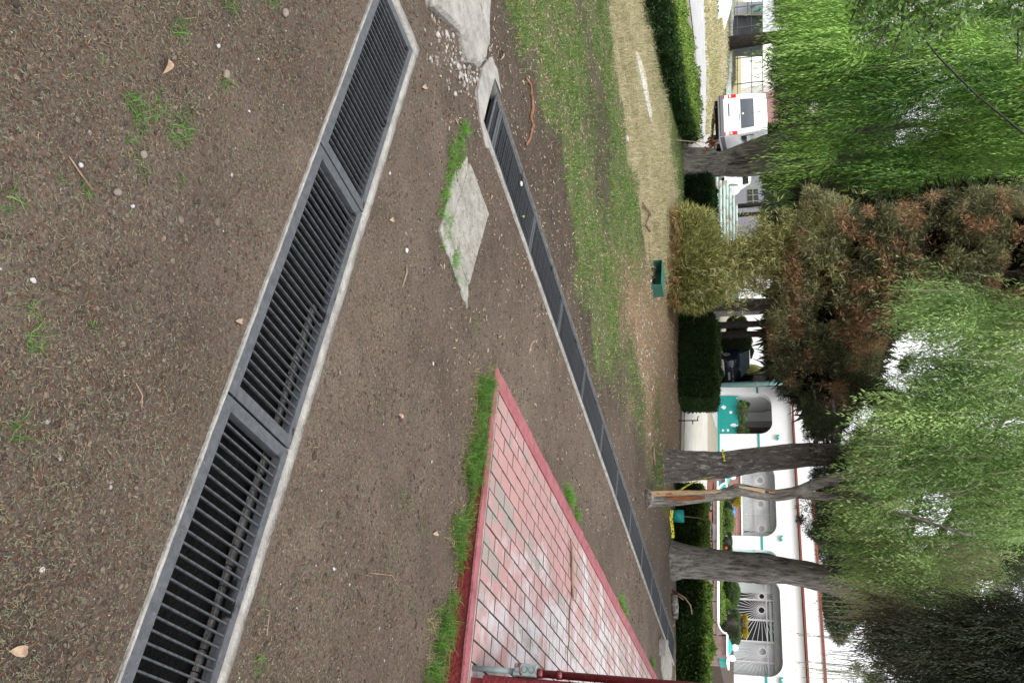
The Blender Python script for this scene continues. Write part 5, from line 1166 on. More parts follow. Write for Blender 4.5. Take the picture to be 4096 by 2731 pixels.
MB().tube([(.0, -.03, 1.37), (.0, -.01, 1.37)], .066, 16).build('emblem', M_RIM, t, True)
plate([(-.15, .66), (.15, .66), (.15, .76), (-.15, .76)], -.012, -.0065).build('number_plate', M_LGREY, t)
MB().box(-.66, .70, 1.0, 1.02, .2, .44).build('underbody', M_BLACKP, t)
for (y0, y1) in ((.35, 1.5), (1.6, 2.7), (2.8, 3.6)):
    MB().box(.838, .868, y0, y1, 1.28, 1.80).build('side_window', M_GLASS, t)
    MB().box(-.868, -.838, y0, y1, 1.28, 1.80).build('side_window', M_GLASS, t)
MB().box(.855, .872, .1, 4.6, .42, .60).build('side_sill', M_GREYP, t)
for x in (-.72, .72):
    for y in (.95, 3.95): wheel(t, (x, y, .33), .33, .2)
def vtext(s, size, x, z, nm, xs_=1.0, m=M_TEXT):
    o = text_flat(s, size, (x, -.008, z), (1, 0, 0), (0, 0, 1), m, nm, None, xs_, .001); o.parent = t; return o
vtext('TRANSPORTE ESCOLAR', .085, -.44, 1.07, 'lettering', .92)
vtext('FELICIDADES', .075, -.36, 1.93, 'lettering', .9, mat('faint_lettering', (.45, .52, .62), .6))
# second white car mostly behind the forked trunk
cb = at(2872, 712, 38.5); t = thing('white_car', 'white car almost hidden behind the forked willow trunk', 'car', tuple(cb), A + .36)
prof = [(-.0, .28), (.0, .68), (.35, .85), (1.0, .92), (1.6, 1.38), (2.9, 1.42), (3.7, 1.0), (4.2, .9), (4.3, .5), (4.25, .28)]
def carbody(t, prof, w_, paint, inset):
    V = []; n = len(prof)
    for sx_s, k in ((-1, 0), (-.55, 1), (.55, 1), (1, 0)):
        for (y, z_) in prof:
            tw = w_ / 2 * (1 - inset * max(0, z_ - .9) / .5); V.append((sx_s * tw, y + (.0 if abs(sx_s) == 1 else (-.10 if y < .5 else (.06 if y > 3.8 else 0))), z_ + (.03 if abs(sx_s) < 1 and z_ > .5 else 0)))
    Fc = [tuple(range(n - 1, -1, -1)), tuple(range(3 * n, 4 * n))] + [(i * n + k, i * n + (k + 1) % n, (i + 1) * n + (k + 1) % n, (i + 1) * n + k) for i in range(3) for k in range(n)]
    o = MB().add(V, Fc).build('body', paint, t, True); mo = o.modifiers.new('e', 'EDGE_SPLIT'); mo.split_angle = math.radians(40); return o
carbody(t, prof, 1.7, M_VANW, .2)
for x in (-.76, .76):
    for y in (.75, 3.45): wheel(t, (x, y, .31), .31, .2)
MB().box(-.60, .60, 1.12, 1.5, 1.0, 1.30).build('windscreen', M_GLASS, t)
# blue car, front towards the camera and to the right
cb = at(2884, 1500, 46.0)
yaw = math.atan2(c2w(.42, -.9, 0)[1], c2w(.42, -.9, 0)[0])        # heading (front) direction
t = thing('blue_car', 'dark blue hatchback parked between the rounded shrubs and the teal post', 'car', (cb[0], cb[1], cb[2] + .0), yaw + PI / 2)
# local y=0 is the front, +y goes to the rear
prof = [(.02, .22), (-.02, .45), (.04, .70), (.30, .84), (1.05, .98), (1.85, 1.45), (3.0, 1.50), (3.9, 1.15), (4.15, .9), (4.2, .45), (4.1, .25)]
carbody(t, prof, 1.72, M_BLUE, .24)
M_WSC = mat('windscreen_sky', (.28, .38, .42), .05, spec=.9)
P_ = [(-.72, 1.06, 1.0), (.72, 1.06, 1.0), (.56, 1.80, 1.44), (-.56, 1.80, 1.44)]
MB().add([(a_, b_2 - .02, c_ + .03) for a_, b_2, c_ in P_] + [(a_, b_2 - .0, c_ + .005) for a_, b_2, c_ in P_], [(0, 1, 2, 3), (7, 6, 5, 4), (0, 4, 5, 1), (1, 5, 6, 2), (2, 6, 7, 3), (3, 7, 4, 0)]).build('windscreen', M_WSC, t)
MB().box(-.5, .5, -.15, -.04, .56, .70).build('grille', M_BLACKP, t)
for zz in (.59, .63, .67): MB().box(-.48, .48, -.158, -.151, zz - .006, zz + .006).build('grille_bar', M_RIM, t)
MB().tube([(0, -.175, .63), (0, -.152, .63)], .06, 14).build('emblem', M_RIM, t)
for sg in (-1, 1):
    MB().add([(sg * .50, -.13, .58), (sg * .82, .10, .62), (sg * .80, .22, .82), (sg * .52, .02, .76), (sg * .50, -.05, .58), (sg * .80, .2, .62), (sg * .78, .3, .8), (sg * .52, .1, .76)], [(0, 1, 2, 3), (7, 6, 5, 4), (0, 4, 5, 1), (1, 5, 6, 2), (2, 6, 7, 3), (3, 7, 4, 0)]).build('headlight', M_CLEAR, t)
MB().box(-.22, .22, -.16, -.11, .38, .49).build('number_plate', M_LGREY, t)
MB().box(-.84, .84, -.10, .3, .20, .34).build('front_skirt', M_BLACKP, t)
for x in (-.78, .78):
    for y in (.72, 3.35): wheel(t, (x, y, .32), .32, .2)
    MB().box(x * 1.12 - .08, x * 1.12 + .08, 1.25, 1.4, .95, 1.05).build('mirror', M_BLUE, t)

# ------------------------------------------------------------------ left background: sign, container, fence
t0 = at(2833, -160, 37.5)
def wedge(px, d0, d1, name, m, parent, th=.12):
    F3 = [at(X, Y, d) for (X, Y), d in zip(px, d0)]; B3 = [p_ + F_ * np.array([1, 1, 0]) * th for p_ in F3]
    n = len(px); mb = MB(); mb.add(list(F3) + B3, [tuple(range(n)), tuple(range(2 * n - 1, n - 1, -1))] + [(n + i, n + (i + 1) % n, (i + 1) % n, i) for i in range(n)])
    return wpart(mb, name, m, parent)
t = thing('year_sign', 'white slanted ground sign with the year 1988 in teal numerals', 'sign', tuple(on(2840, 40)))
wedge([(2829, -220), (2844, 97), (2887, 65), (2882, -220)], [37, 37, 37.8, 37.8], None, 'board', M_WHITE, t, .08)
wedge([(2885, -240), (2890, 66), (2896, 114), (2917, 50), (2925, 12), (2922, -240)], [38.2] * 6, None, 'back_wall', M_WHITE, t, .25)
o_ = at(2844, 2, 36.93); e_ = at(2849.5, 80, 36.93); uu = (e_ - o_) / .95; upv = at(2874, -20, 37.55) - at(2844, 2, 36.93)
text_flat('1988', .42, o_, uu / .98, upv / .30, M_TEXTT, 'lettering', t, 1.0, .01)
text_flat('N', .42, o_ - uu * .36, uu / .98, upv / .30, M_TEXTT, 'lettering', t, 1.0, .01)
# dark container with recycling panel
q0 = at(2945, 25, 50); q1 = at(2945, 160, 50)
def cbx(X0, X1, Y0, Y1, d, dep, m, nm, parent):
    c = [at(X0, Y0, d), at(X0, Y1, d), at(X1, Y1, d), at(X1, Y0, d)]; B3 = [p_ + c2w(0, dep, 0) for p_ in c]
    return wpart(MB().add(c + B3, [(0, 1, 2, 3), (7, 6, 5, 4), (0, 4, 5, 1), (1, 5, 6, 2), (2, 6, 7, 3), (3, 7, 4, 0)]), nm, m, parent)
t = thing('waste_container', 'dark grey container with a pale panel showing green recycling arrows', 'container', tuple(at(2935, 90, 51)))
cbx(2935, 3050, 64, 162, 51, 3, M_DIRTY, 'body', t); cbx(2940, 3049, 8, 63, 50.8, 2, M_LGREY, 'pale_panel', t)
for X in (2990,): cbx(X, X + 3, 8, 162, 50.6, .1, M_DIRTY, 'rail', t)
cbx(2940, 3049, 62, 65, 50.6, .1, mat('rust_edge', (.2, .1, .06), .8), 'rail', t)
arc = MB(); cc = (3022, 34)
for (a0, a1) in ((-.5, 2.2), (2.9, 4.6)):
    pts = [at(cc[0] + 19 * math.sin(a_), cc[1] + 13 * math.cos(a_), 50.7) for a_ in np.linspace(a0, a1, 12)]; arc.tube(pts, [.02 + .05 * math.sin(PI * (i + .5) / 12) for i in range(12)], 6)
wpart(arc, 'recycling_arrows', M_TEAL, t)
# wire fence
t = thing('wire_fence', 'thin wire fence with slim posts in front of the container and white building', 'fence', tuple(at(2945, 200, 49)))
for X in (2948, 3005, 3049):
    mb = MB(); mb.tube([at(X, -120, 49), at(X + 2, 390, 49)], .018, 4); wpart(mb, 'wire', M_FENCE, t)
for Y in (-60, 28, 110, 200, 232, 335): mb = MB(); mb.tube([at(2938, Y + 4, 49), at(3052, Y - 10, 49)], .03, 5); wpart(mb, 'post', M_FENCE, t)
# cables
mb = MB(); mb.tube([at(3520, -60, 12), at(3760, 235, 12.2), at(3900, 375, 12.3), at(4096, 535, 12.4), at(4400, 770, 12.6)], .013, 6); tag(mb.build('cable', M_BLACKP), 'thick dark overhead cable crossing the left willow', 'cable')
mb = MB(); mb.tube([at(3700, 120, 12.5), at(3900, 290, 12.6), at(4096, 440, 12.7), at(4400, 690, 12.7)], .004, 5); tag(mb.build('cable', M_BLACKP), 'thin overhead wire beside the thick cable', 'cable')

# ------------------------------------------------------------------ trees
def limb(px, n=12, wob=.05):
    """px: list of (X, Y, distance, width in photo pixels) -> smooth tapered limb"""
    pts = np.array([at(X, Y, d) for X, Y, d, w_ in px]); r = np.array([w_ / 2 / F_PX * d for X, Y, d, w_ in px])
    s = np.arange(len(px)); t_ = np.linspace(0, len(px) - 1, max(10, (len(px) - 1) * 5))
    Pp = np.stack([np.interp(t_, s, pts[:, k]) for k in range(3)], 1); rr = np.interp(t_, s, r)
    for _ in range(2): Pp[1:-1] = (Pp[:-2] + 2 * Pp[1:-1] + Pp[2:]) / 4
    return list(Pp), list(rr)
def trunk(mb, px, n=14, lump=.10):
    P_, r_ = limb(px); m = len(P_)
    ref = np.array([.3, 1.0, 0]); V = []
    ph = rng.uniform(0, 6, 4)
    for i, p in enumerate(P_):
        tt = P_[min(i + 1, m - 1)] - P_[max(i - 1, 0)]; tt /= np.linalg.norm(tt); a = np.cross(tt, ref); a /= np.linalg.norm(a); b = np.cross(tt, a)
        for k in range(n):
            th_ = 2 * PI * k / n; rr = r_[i] * (1 + lump * math.sin(3 * th_ + ph[0] + i * .15) + lump * .7 * math.sin(5 * th_ + ph[1] - i * .1) + rng.uniform(-.03, .03))
            V.append(p + (a * math.cos(th_) + b * math.sin(th_)) * rr)
    Fc = [(i * n + k, i * n + (k + 1) % n, (i + 1) * n + (k + 1) % n, (i + 1) * n + k) for i in range(m - 1) for k in range(n)]
    Fc += [tuple(range(n - 1, -1, -1)), tuple(range((m - 1) * n, m * n))]; mb.add(V, Fc)

def scatter_px(poly, n, d0, d1, disp=True):
    """points filling a solid region seen in the photo between two distances"""
    k = 1.7415 if disp else 1
    pl = np.array(poly, float) * k; lo = pl.min(0); hi_ = pl.max(0); out = np.zeros((0, 2))
    while len(out) < n:
        q_ = rng.uniform(lo, hi_, (n * 2, 2)); out = np.concatenate([out, q_[inpoly(q_, pl)]])
    out = out[:n]; d = rng.uniform(d0, d1, n)
    return np.array([at(X, Y, dd) for (X, Y), dd in zip(out, d)]), out, d
def strands(start, out, L, drop, nl, ln, wd, c0, c1, shade, spread=.55, twigcol=(.30, .24, .17), twigs=.25, fold=.3, droopleaf=.9):
    """start (S,3), out (S,3) horizontal direction*reach, L length; leaves along arching then hanging strands"""
    S = len(start); t_ = np.linspace(.06, 1, nl)[None, :, None] * np.ones((S, 1, 1)); t_ = t_ + rng.uniform(-.5, .5, (S, nl, 1)) / nl
    L_ = L[:, None, None]; o = out[:, None, :]
    wv = np.sin(t_ * 5 + rng.uniform(0, 6, (S, 1, 1))) * .03 * L_
    P = start[:, None, :] + o * (1 - np.exp(-2.6 * t_)) + np.array([0, 0, 1.0]) * (.25 * L_ * t_ * np.exp(-3 * t_) - L_ * drop * t_ ** 1.35) + wv * np.array([1, .6, 0])
    T = o * 2.6 * np.exp(-2.6 * t_) + np.array([0, 0, -1.0]) * L_ * drop * 1.3 * t_ ** .35
    T = norm(T); side = rng.normal(size=P.shape); side = side - (side * T).sum(-1, keepdims=True) * T; side = norm(side)
    D = norm(T * droopleaf + side * spread); P = P + side * .01
    col = mixc(c0, c1, np.clip(np.repeat(shade, nl) + (t_.ravel() - .5) * .25 + rng.normal(0, .20, S * nl), 0, 1)).reshape(-1, 3)  # lit strand tips and shaded roots are put into the leaf colour
    nr_ = norm(o + 1e-6) * .9 * np.ones_like(P) + np.array([0, 0, .8]) + rng.normal(0, .55, P.shape)
    V, F, K = leaves(P.reshape(-1, 3), D.reshape(-1, 3), ln * rng.uniform(.6, 1.25, S * nl), wd, col, fold, nr_.reshape(-1, 3))
    out_ = [(V, F, K)]
    k = int(S * twigs)
    if k:
        tt = np.linspace(0, .95, 7)[None, :, None]; s_ = rng.permutation(S)[:k]
        Q = start[s_][:, None, :] + out[s_][:, None, :] * (1 - np.exp(-2.6 * tt)) + np.array([0, 0, 1.0]) * (.25 * L[s_][:, None, None] * tt * np.exp(-3 * tt) - L[s_][:, None, None] * drop * tt ** 1.35)
        wv_ = np.array([R_[0], R_[1], 0]) * .0035 + np.array([0, 0, .001]); V2 = np.stack([Q - wv_, Q + wv_], 2).reshape(k, -1, 3)
        f = np.array([[2 * i, 2 * i + 1, 2 * i + 3, 2 * i + 2] for i in range(6)]); F2 = (f[None] + (14 * np.arange(k))[:, None, None]).reshape(-1, 4)
        out_.append((V2.reshape(-1, 3), F2, np.tile(np.array(twigcol), (k * 14, 1))))
    return join(out_)
def mops(poly, nm, per, d0, d1, L0, L1, reach, nl, ln, wd, c0, c1, drop=1.0, top=.6, gap=None, **k):
    """groups of strands fountaining from a common point: the drooping masses of a willow"""
    cen, px, d = scatter_px(poly, nm, d0, d1)
    if gap:
        kp = fbm(px, gap[0], gap[2]) > gap[1]; cen = cen[kp]; px = px[kp]; nm = len(cen)
    sh = np.clip((fbm(px * [.35, 1.0], 75, 23, 2) - .5) * 2.6 + .5 + rng.normal(0, .16, nm), 0, 1)  # light and shade of the hanging clumps, painted as leaf tone
    S = nm * per; st = np.repeat(cen, per, 0) + rng.normal(0, .10, (S, 3)) + [0, 0, top * .3]; th_ = rng.uniform(0, 2 * PI, S); rr = reach * (.25 + rng.random(S))
    o = np.stack([np.cos(th_) * rr, np.sin(th_) * rr, np.zeros(S)], 1)
    return strands(st, o, rng.uniform(L0, L1, S), drop, nl, ln, wd, c0, c1, np.clip(np.repeat(sh, per) + rng.normal(0, .12, S), 0, 1), **k)

# willow on the left
d = 19.6
t = thing('willow_tree', 'large bright green weeping willow with a leaning forked trunk on the left', 'tree', tuple(on(2735, 660)))
mb = MB()
trunk(mb, [(2722, 662, d, 138), (2760, 660, d, 122), (2850, 655, d, 108), (2880, 652, d, 108), (2905, 634, d, 66), (2960, 618, d, 78), (3050, 590, d, 84), (3150, 548, d, 62), (3300, 480, d, 48), (3500, 380, d - .3, 32), (3800, 330, d - .5, 18)])
trunk(mb, [(2860, 668, d, 70), (2905, 679, d, 46), (2960, 682, d, 50), (3050, 664, d, 66), (3200, 640, d + .2, 44), (3450, 640, d + .4, 30), (3800, 560, d + .4, 16)])
trunk(mb, [(3110, 570, d, 34), (3240, 400, d - .4, 24), (3420, 180, d - .8, 18), (3600, 0, d - 1, 10)]); trunk(mb, [(3200, 530, d, 30), (3450, 520, d + .6, 22), (3900, 480, d + .8, 14)])
wpart(mb, 'trunk', M_BARK_W, t, True)
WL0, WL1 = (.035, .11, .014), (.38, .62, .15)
pl1 = [(1900, -140), (1900, 100), (1890, 190), (1905, 250), (1880, 330), (1890, 400), (1920, 395), (2010, 410), (2080, 420), (2250, 400), (2700, 400), (2800, -140)]
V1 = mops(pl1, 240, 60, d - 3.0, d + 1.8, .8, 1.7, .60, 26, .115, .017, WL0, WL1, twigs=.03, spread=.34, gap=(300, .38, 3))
pl2 = [(1800, 60), (1800, 200), (1835, 300), (1835, 90)]
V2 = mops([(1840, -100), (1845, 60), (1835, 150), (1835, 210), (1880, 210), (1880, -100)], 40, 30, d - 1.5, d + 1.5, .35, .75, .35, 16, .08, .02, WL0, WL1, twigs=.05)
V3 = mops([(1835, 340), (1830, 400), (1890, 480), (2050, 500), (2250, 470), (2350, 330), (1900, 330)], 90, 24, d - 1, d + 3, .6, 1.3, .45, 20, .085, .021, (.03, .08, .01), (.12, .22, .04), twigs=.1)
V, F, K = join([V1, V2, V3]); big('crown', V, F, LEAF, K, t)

# conifer with brown tips (trunk right of the bamboo)
def sprays(poly, n, d0, d1, sz, c0, c1, ctip, tipf, per=9, elong=1.0, up=.2, disp=True, clump=None, thin=.16):
    cen, px, dd = scatter_px(poly, n, d0, d1, disp)
    if clump:
        keep = fbm(px, clump[0], clump[2]) > clump[1]; keep |= rng.random(n) < .08; cen = cen[keep]; px = px[keep]; n = len(cen)
    base = np.repeat(cen, per, 0); N_ = n * per; dirs = norm(rng.normal(size=(N_, 3)) + [0, 0, up]); base = base + dirs * sz * .25
    tone = np.repeat(np.clip(fbm(px, 90, 12) * 1.6 - .35 + rng.normal(0, .12, n), 0, 1), per)
    col = mixc(c0, c1, np.clip(tone + rng.normal(0, .2, N_), 0, 1)); tip = np.repeat(fbm(px, 60, 33) > (1 - tipf), per) & (rng.random(N_) < .75)
    col[tip] = mixc(ctip, np.array(ctip) * 1.7, rng.random(tip.sum()))
    return leaves(base, dirs, sz * elong * rng.uniform(.6, 1.2, N_), sz * thin, col, .3, rng.normal(0, .7, (N_, 3)) + [0, -.2, 1.0])
d = 18.0
t = thing('conifer_tree', 'tall cypress with rusty brown foliage tips behind the bamboo', 'tree', tuple(on(2700, 1222)))
gd = -t.location.x * math.sin(A) + t.location.y * math.cos(A)
mb = MB(); trunk(mb, [(2690, 1222, gd, 70), (2740, 1222, gd, 50), (2900, 1222, gd, 46), (3100, 1222, gd, 48), (3300, 1200, gd, 44), (3600, 1160, gd, 36), (4000, 1100, gd, 26), (4400, 1050, gd, 14)])
for X, Y in ((3150, 900), (3300, 800), (3500, 900), (3700, 760), (3250, 1500), (3450, 1450), (3700, 1350)):
    trunk(mb, [(X - 60, 1210, gd, 20), (X - 10, (1210 + Y) / 2, gd, 14), (X + 40, Y, gd, 6)], 6)
wpart(mb, 'trunk', M_BARK_C, t, True)
plb = [(1850, 425), (2000, 480), (2080, 455), (2200, 435), (2352, 430), (2700, 440), (2700, 800), (2352, 760), (2150, 690), (2040, 760), (2000, 880), (1900, 1010), (1830, 900), (1770, 850), (1765, 720), (1800, 620), (1830, 520)]
Va = sprays(plb, 42000, gd - 1.8, gd + 1.6, .10, (.035, .045, .020), (.34, .33, .17), (.30, .175, .10), .42, 8, clump=(110, .40, 51))
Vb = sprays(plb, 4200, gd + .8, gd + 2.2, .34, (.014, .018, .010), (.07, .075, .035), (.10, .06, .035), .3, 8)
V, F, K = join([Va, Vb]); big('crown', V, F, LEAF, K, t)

# conifer 2: big straight trunk with white lichen and stubs
d = 13.7
t = thing('conifer_tree', 'thick straight conifer trunk with lichen and yellow tape, dark sparse crown', 'tree', tuple(on(2668, 1865)))
mb = MB()
trunk(mb, [(2650, 1868, d, 152), (2690, 1866, d, 132), (2760, 1864, d, 116), (2900, 1860, d, 104), (3000, 1840, d, 96), (3200, 1816, d, 92), (3350, 1812, d, 84), (3430, 1822, d, 60), (3520, 1826, d, 40), (3750, 1840, d, 26), (4100, 1850, d, 16)], 18, .05)
for (X, Y, w_, X2, Y2) in ((3262, 1775, 18, 3275, 1640), (3262, 1700, 11, 3255, 1560), (3310, 1775, 16, 3305, 1620), (3335, 1775, 18, 3330, 1600), (3350, 1775, 18, 3368, 1640), (3290, 1785, 9, 3292, 1745), (3322, 1785, 7, 3320, 1745), (3400, 1800, 18, 3560, 1560), (3450, 1810, 14, 3500, 1640), (3500, 1800, 12, 3660, 1520), (3450, 1850, 12, 3330, 2000), (3550, 1850, 12, 3560, 2060)):
    trunk(mb, [(X, Y, d, w_), ((X + X2) / 2 + 6, (Y + Y2) / 2, d + .1, w_ * .9), (X2, Y2, d + .3, w_ * .75)], 8)
wpart(mb, 'trunk', M_BARK_C, t, True)
pld = [(1845, 900), (1850, 1010), (1870, 1060), (1850, 1150), (1880, 1250), (1960, 1260), (2060, 1210), (2120, 1060), (2150, 800), (2000, 850), (1930, 960)]
Va = sprays(pld, 24000, d - .8, d + 2.4, .06, (.018, .028, .012), (.08, .11, .05), (.16, .09, .05), .18, 7, 1.3, clump=(70, .54, 5))
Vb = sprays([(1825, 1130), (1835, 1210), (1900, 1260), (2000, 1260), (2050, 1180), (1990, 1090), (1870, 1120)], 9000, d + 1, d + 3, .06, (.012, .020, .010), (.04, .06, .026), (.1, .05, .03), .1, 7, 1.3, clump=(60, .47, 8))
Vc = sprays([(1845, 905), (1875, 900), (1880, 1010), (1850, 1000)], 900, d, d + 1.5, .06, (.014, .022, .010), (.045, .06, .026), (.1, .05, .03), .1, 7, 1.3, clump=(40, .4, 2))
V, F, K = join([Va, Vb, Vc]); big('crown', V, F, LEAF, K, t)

# peeling trunk
d = 11.25
t = thing('peeling_tree', 'slender crooked tree with bark peeled to orange bare wood', 'tree', tuple(on(2590, 1992)))
mb = MB()
trunk(mb, [(2576, 1992, d - .08, 88), (2600, 1991, d, 66), (2640, 1990, d, 58), (2700, 1988, d, 62), (2800, 1984, d, 50), (2900, 1978, d, 44), (2955, 1958, d, 50), (3000, 1968, d, 46), (3100, 1984, d, 44), (3190, 1968, d, 44), (3270, 1930, d, 40), (3400, 1895, d, 36), (3520, 1870, d, 28), (3700, 1850, d, 20), (4000, 1870, d, 12)], 14, .10)
trunk(mb, [(3190, 1975, d, 34), (3300, 1985, d, 32), (3380, 1992, d, 28), (3450, 1978, d, 18), (3530, 1930, d, 10)], 10, .1)
trunk(mb, [(3385, 1992, d, 20), (3420, 2010, d, 12), (3500, 2000, d, 8)], 8); trunk(mb, [(3300, 1920, d, 20), (3600, 2050, d - .3, 14), (3900, 2150, d - .4, 8)], 8)
wpart(mb, 'trunk', M_BARK_W, t, True)
def patch(pxs, dd, off, m, name, parent):
    """a raised sliver of bare wood lying on the trunk surface facing the lawn"""
    mb = MB(); L1 = []; 
    for (X, Ya, Yb, rp, Yc) in pxs:
        row = []
        for k in range(5):
            Y = Ya + (Yb - Ya) * k / 4; u = (Y - Yc) / rp; u = max(-.98, min(.98, u)); row.append(at(X, Y, dd - math.sqrt(1 - u * u) * rp / F_PX * dd - off))
        L1.append(row)
    V = [p_ for r_ in L1 for p_ in r_]; mb.add(V, [(5 * i + k, 5 * (i + 1) + k, 5 * (i + 1) + k + 1, 5 * i + k + 1) for i in range(len(L1) - 1) for k in range(4)]); wpart(mb, name, m, parent, True)
patch([(2590, 1966, 1984, 36, 1992), (2640, 1962, 1984, 32, 1990), (2720, 1960, 1982, 31, 1987), (2800, 1962, 1976, 27, 1984), (2862, 1958, 1972, 25, 1981), (2885, 1958, 1966, 24, 1979)], d, .012, M_BARE, 'bare_wood', t)
patch([(2955, 1943, 1949, 26, 1958), (2990, 1946, 1956, 25, 1966), (3040, 1952, 1968, 24, 1975), (3060, 1958, 1974, 24, 1978)], d, .012, mat('pale_bare_wood', (.40, .34, .24), .7, (.42, .27, .15), 10.), 'bare_wood', t)
patch([(3075, 1960, 1970, 24, 1980), (3100, 1958, 1972, 24, 1982)], d, .012, M_BARE, 'bare_wood', t)
patch([(2665, 1990, 1998, 32, 1988), (2720, 1986, 2004, 31, 1987), (2790, 1984, 1998, 27, 1984), (2820, 1982, 1990, 26, 1983)], d, .012, mat('red_bare_wood', (.10, .03, .012), .8, (.2, .08, .03), 12., stretch=(2, 2, .5)), 'bare_wood', t)

# big willow on the right: crown hangs over the middle of the picture
d = 14.0
t = thing('willow_tree', 'big grey barked weeping willow on the right with pale green hanging strands', 'tree', tuple(on(2690, 2240)))
mb = MB()
trunk(mb, [(2650, 2236, d, 190), (2690, 2240, d, 156), (2740, 2242, d, 132), (2800, 2248, d, 118), (2900, 2262, d, 112), (3000, 2270, d, 110), (3060, 2275, d, 118), (3130, 2280, d, 96), (3250, 2300, d, 98), (3350, 2330, d, 92), (3430, 2360, d, 80), (3520, 2410, d, 60), (3700, 2460, d, 44), (4000, 2500, d, 24)], 20, .06)
trunk(mb, [(3330, 2320, d, 60), (3450, 2320, d, 50), (3600, 2280, d, 38), (3800, 2200, d - .3, 26), (4050, 2100, d - .6, 16)], 10)
trunk(mb, [(3560, 2420, d - .6, 10), (3760, 2230, d - .8, 44), (3860, 2270, d - .9, 46), (3885, 2285, d - .9, 40)], 10)
trunk(mb, [(3700, 2230, d - .5, 34), (3850, 2000, d - 1, 24), (4000, 1700, d - 1.4, 16), (4150, 1400, d - 1.6, 8)], 8)
trunk(mb, [(3600, 2280, d - .4, 30), (3700, 1900, d - 1, 20), (3820, 1550, d - 1.2, 12), (3900, 1250, d - 1.2, 6)], 8)
wpart(mb, 'trunk', M_BARK_W, t, True)
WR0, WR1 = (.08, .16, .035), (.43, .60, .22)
plr = [(2170, 650), (2130, 720), (2090, 860), (2060, 960), (2070, 1060), (2020, 1130), (2000, 1230), (2000, 1300), (2040, 1350), (2160, 1340), (2352, 1220), (2650, 1100), (2650, 560), (2352, 690), (2250, 690)]
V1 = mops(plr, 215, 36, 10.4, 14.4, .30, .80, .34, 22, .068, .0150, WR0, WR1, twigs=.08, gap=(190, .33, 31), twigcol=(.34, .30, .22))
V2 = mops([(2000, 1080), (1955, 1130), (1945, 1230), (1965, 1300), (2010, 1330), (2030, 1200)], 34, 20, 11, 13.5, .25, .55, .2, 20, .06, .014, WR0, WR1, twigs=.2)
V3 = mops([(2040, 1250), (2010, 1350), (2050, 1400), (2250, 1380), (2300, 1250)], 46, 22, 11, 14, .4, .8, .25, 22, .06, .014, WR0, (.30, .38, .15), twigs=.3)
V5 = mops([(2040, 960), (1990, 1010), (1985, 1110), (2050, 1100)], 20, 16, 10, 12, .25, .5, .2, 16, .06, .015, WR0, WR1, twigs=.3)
# thin leafless trailing twigs at the right
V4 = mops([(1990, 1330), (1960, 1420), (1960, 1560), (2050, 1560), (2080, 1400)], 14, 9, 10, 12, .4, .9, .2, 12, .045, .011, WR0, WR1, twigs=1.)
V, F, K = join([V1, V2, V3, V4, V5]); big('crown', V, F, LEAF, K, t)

# dark drooping tree at the right edge
t = thing('casuarina_tree', 'dark drooping needle leafed tree filling the top right corner', 'tree', tuple(np.array([*at(2700, 3150, 10.5)[:2], -.1])))
mb = MB(); trunk(mb, [(2500, 3150, 10.5, 120), (3300, 3080, 10.5, 100), (4000, 2950, 10.5, 80), (4700, 2850, 10.5, 50)])
for a_ in ([(4150, 2930, 10.5, 44), (3900, 2650, 9.8, 30), (3700, 2480, 9.5, 16), (3620, 2440, 9.4, 8)], [(4250, 2920, 10.5, 44), (4050, 2560, 9.6, 26), (3950, 2400, 9.3, 12)], [(3900, 2960, 10.5, 34), (3700, 2700, 9.8, 18), (3560, 2560, 9.6, 8)]): trunk(mb, a_, 8)
wpart(mb, 'trunk', mat('dark_red_bark', (.05, .022, .02), .9, (.09, .04, .035), 8.), t, True)
DKa, DKb = (.007, .012, .006), (.035, .042, .020)
V1 = mops([(2060, 1470), (2100, 1440), (2200, 1430), (2352, 1410), (2700, 1400), (2700, 1700), (2200, 1700), (2130, 1600), (2090, 1540)], 230, 34, 8.6, 11.2, .25, .55, .28, 30, .055, .0085, DKa, DKb, twigs=.06, twigcol=(.04, .022, .018), spread=.35)
V2 = mops([(2005, 1425), (2000, 1455), (2010, 1500), (2070, 1510), (2080, 1430)], 20, 18, 8.8, 9.8, .2, .4, .22, 26, .05, .0075, DKa, (.07, .065, .035), twigs=.25, twigcol=(.06, .03, .024), spread=.4)
V, F, K = join([V1, V2]); big('crown', V, F, LEAF, K, t)

# flowering branch reaching in at the far left top
t = thing('flowering_tree', 'leafy tree with white blossom clusters reaching in at the top left corner', 'tree', tuple(np.array([*at(2700, -700, 7.5)[:2], -.02])))
mb = MB(); trunk(mb, [(2300, -700, 7.5, 120), (3000, -650, 7.5, 100), (3800, -600, 7.5, 80), (4300, -500, 7.5, 50)])
for a_ in ([(3800, -600, 7.5, 50), (3700, -200, 7.2, 26), (3640, 0, 7.1, 14), (3560, 90, 7, 9), (3500, 200, 7, 4)], [(3660, -40, 7.1, 12), (3720, 100, 7, 8), (3790, 160, 7, 4)], [(4200, -500, 7.5, 40), (4080, -100, 7.2, 14), (4075, 60, 7.1, 9), (4070, 260, 7, 4)], [(3500, -300, 7.3, 20), (3460, -40, 7.1, 9), (3400, 90, 7, 4)], [(3640, 10, 7.1, 10), (3600, 130, 7, 6), (3545, 270, 7, 3)], [(3560, 90, 7, 6), (3440, 150, 7, 4)]): trunk(mb, a_, 7)
wpart(mb, 'trunk', M_BARK_D, t, True)
cs, px, dd = scatter_px([(1950, -60), (1960, 40), (1975, 120), (2030, 150), (2060, 90), (2110, 110), (2200, 60), (2240, 20), (2330, 20), (2345, 130), (2365, 130), (2400, -60)], 620, 6.8, 7.4)
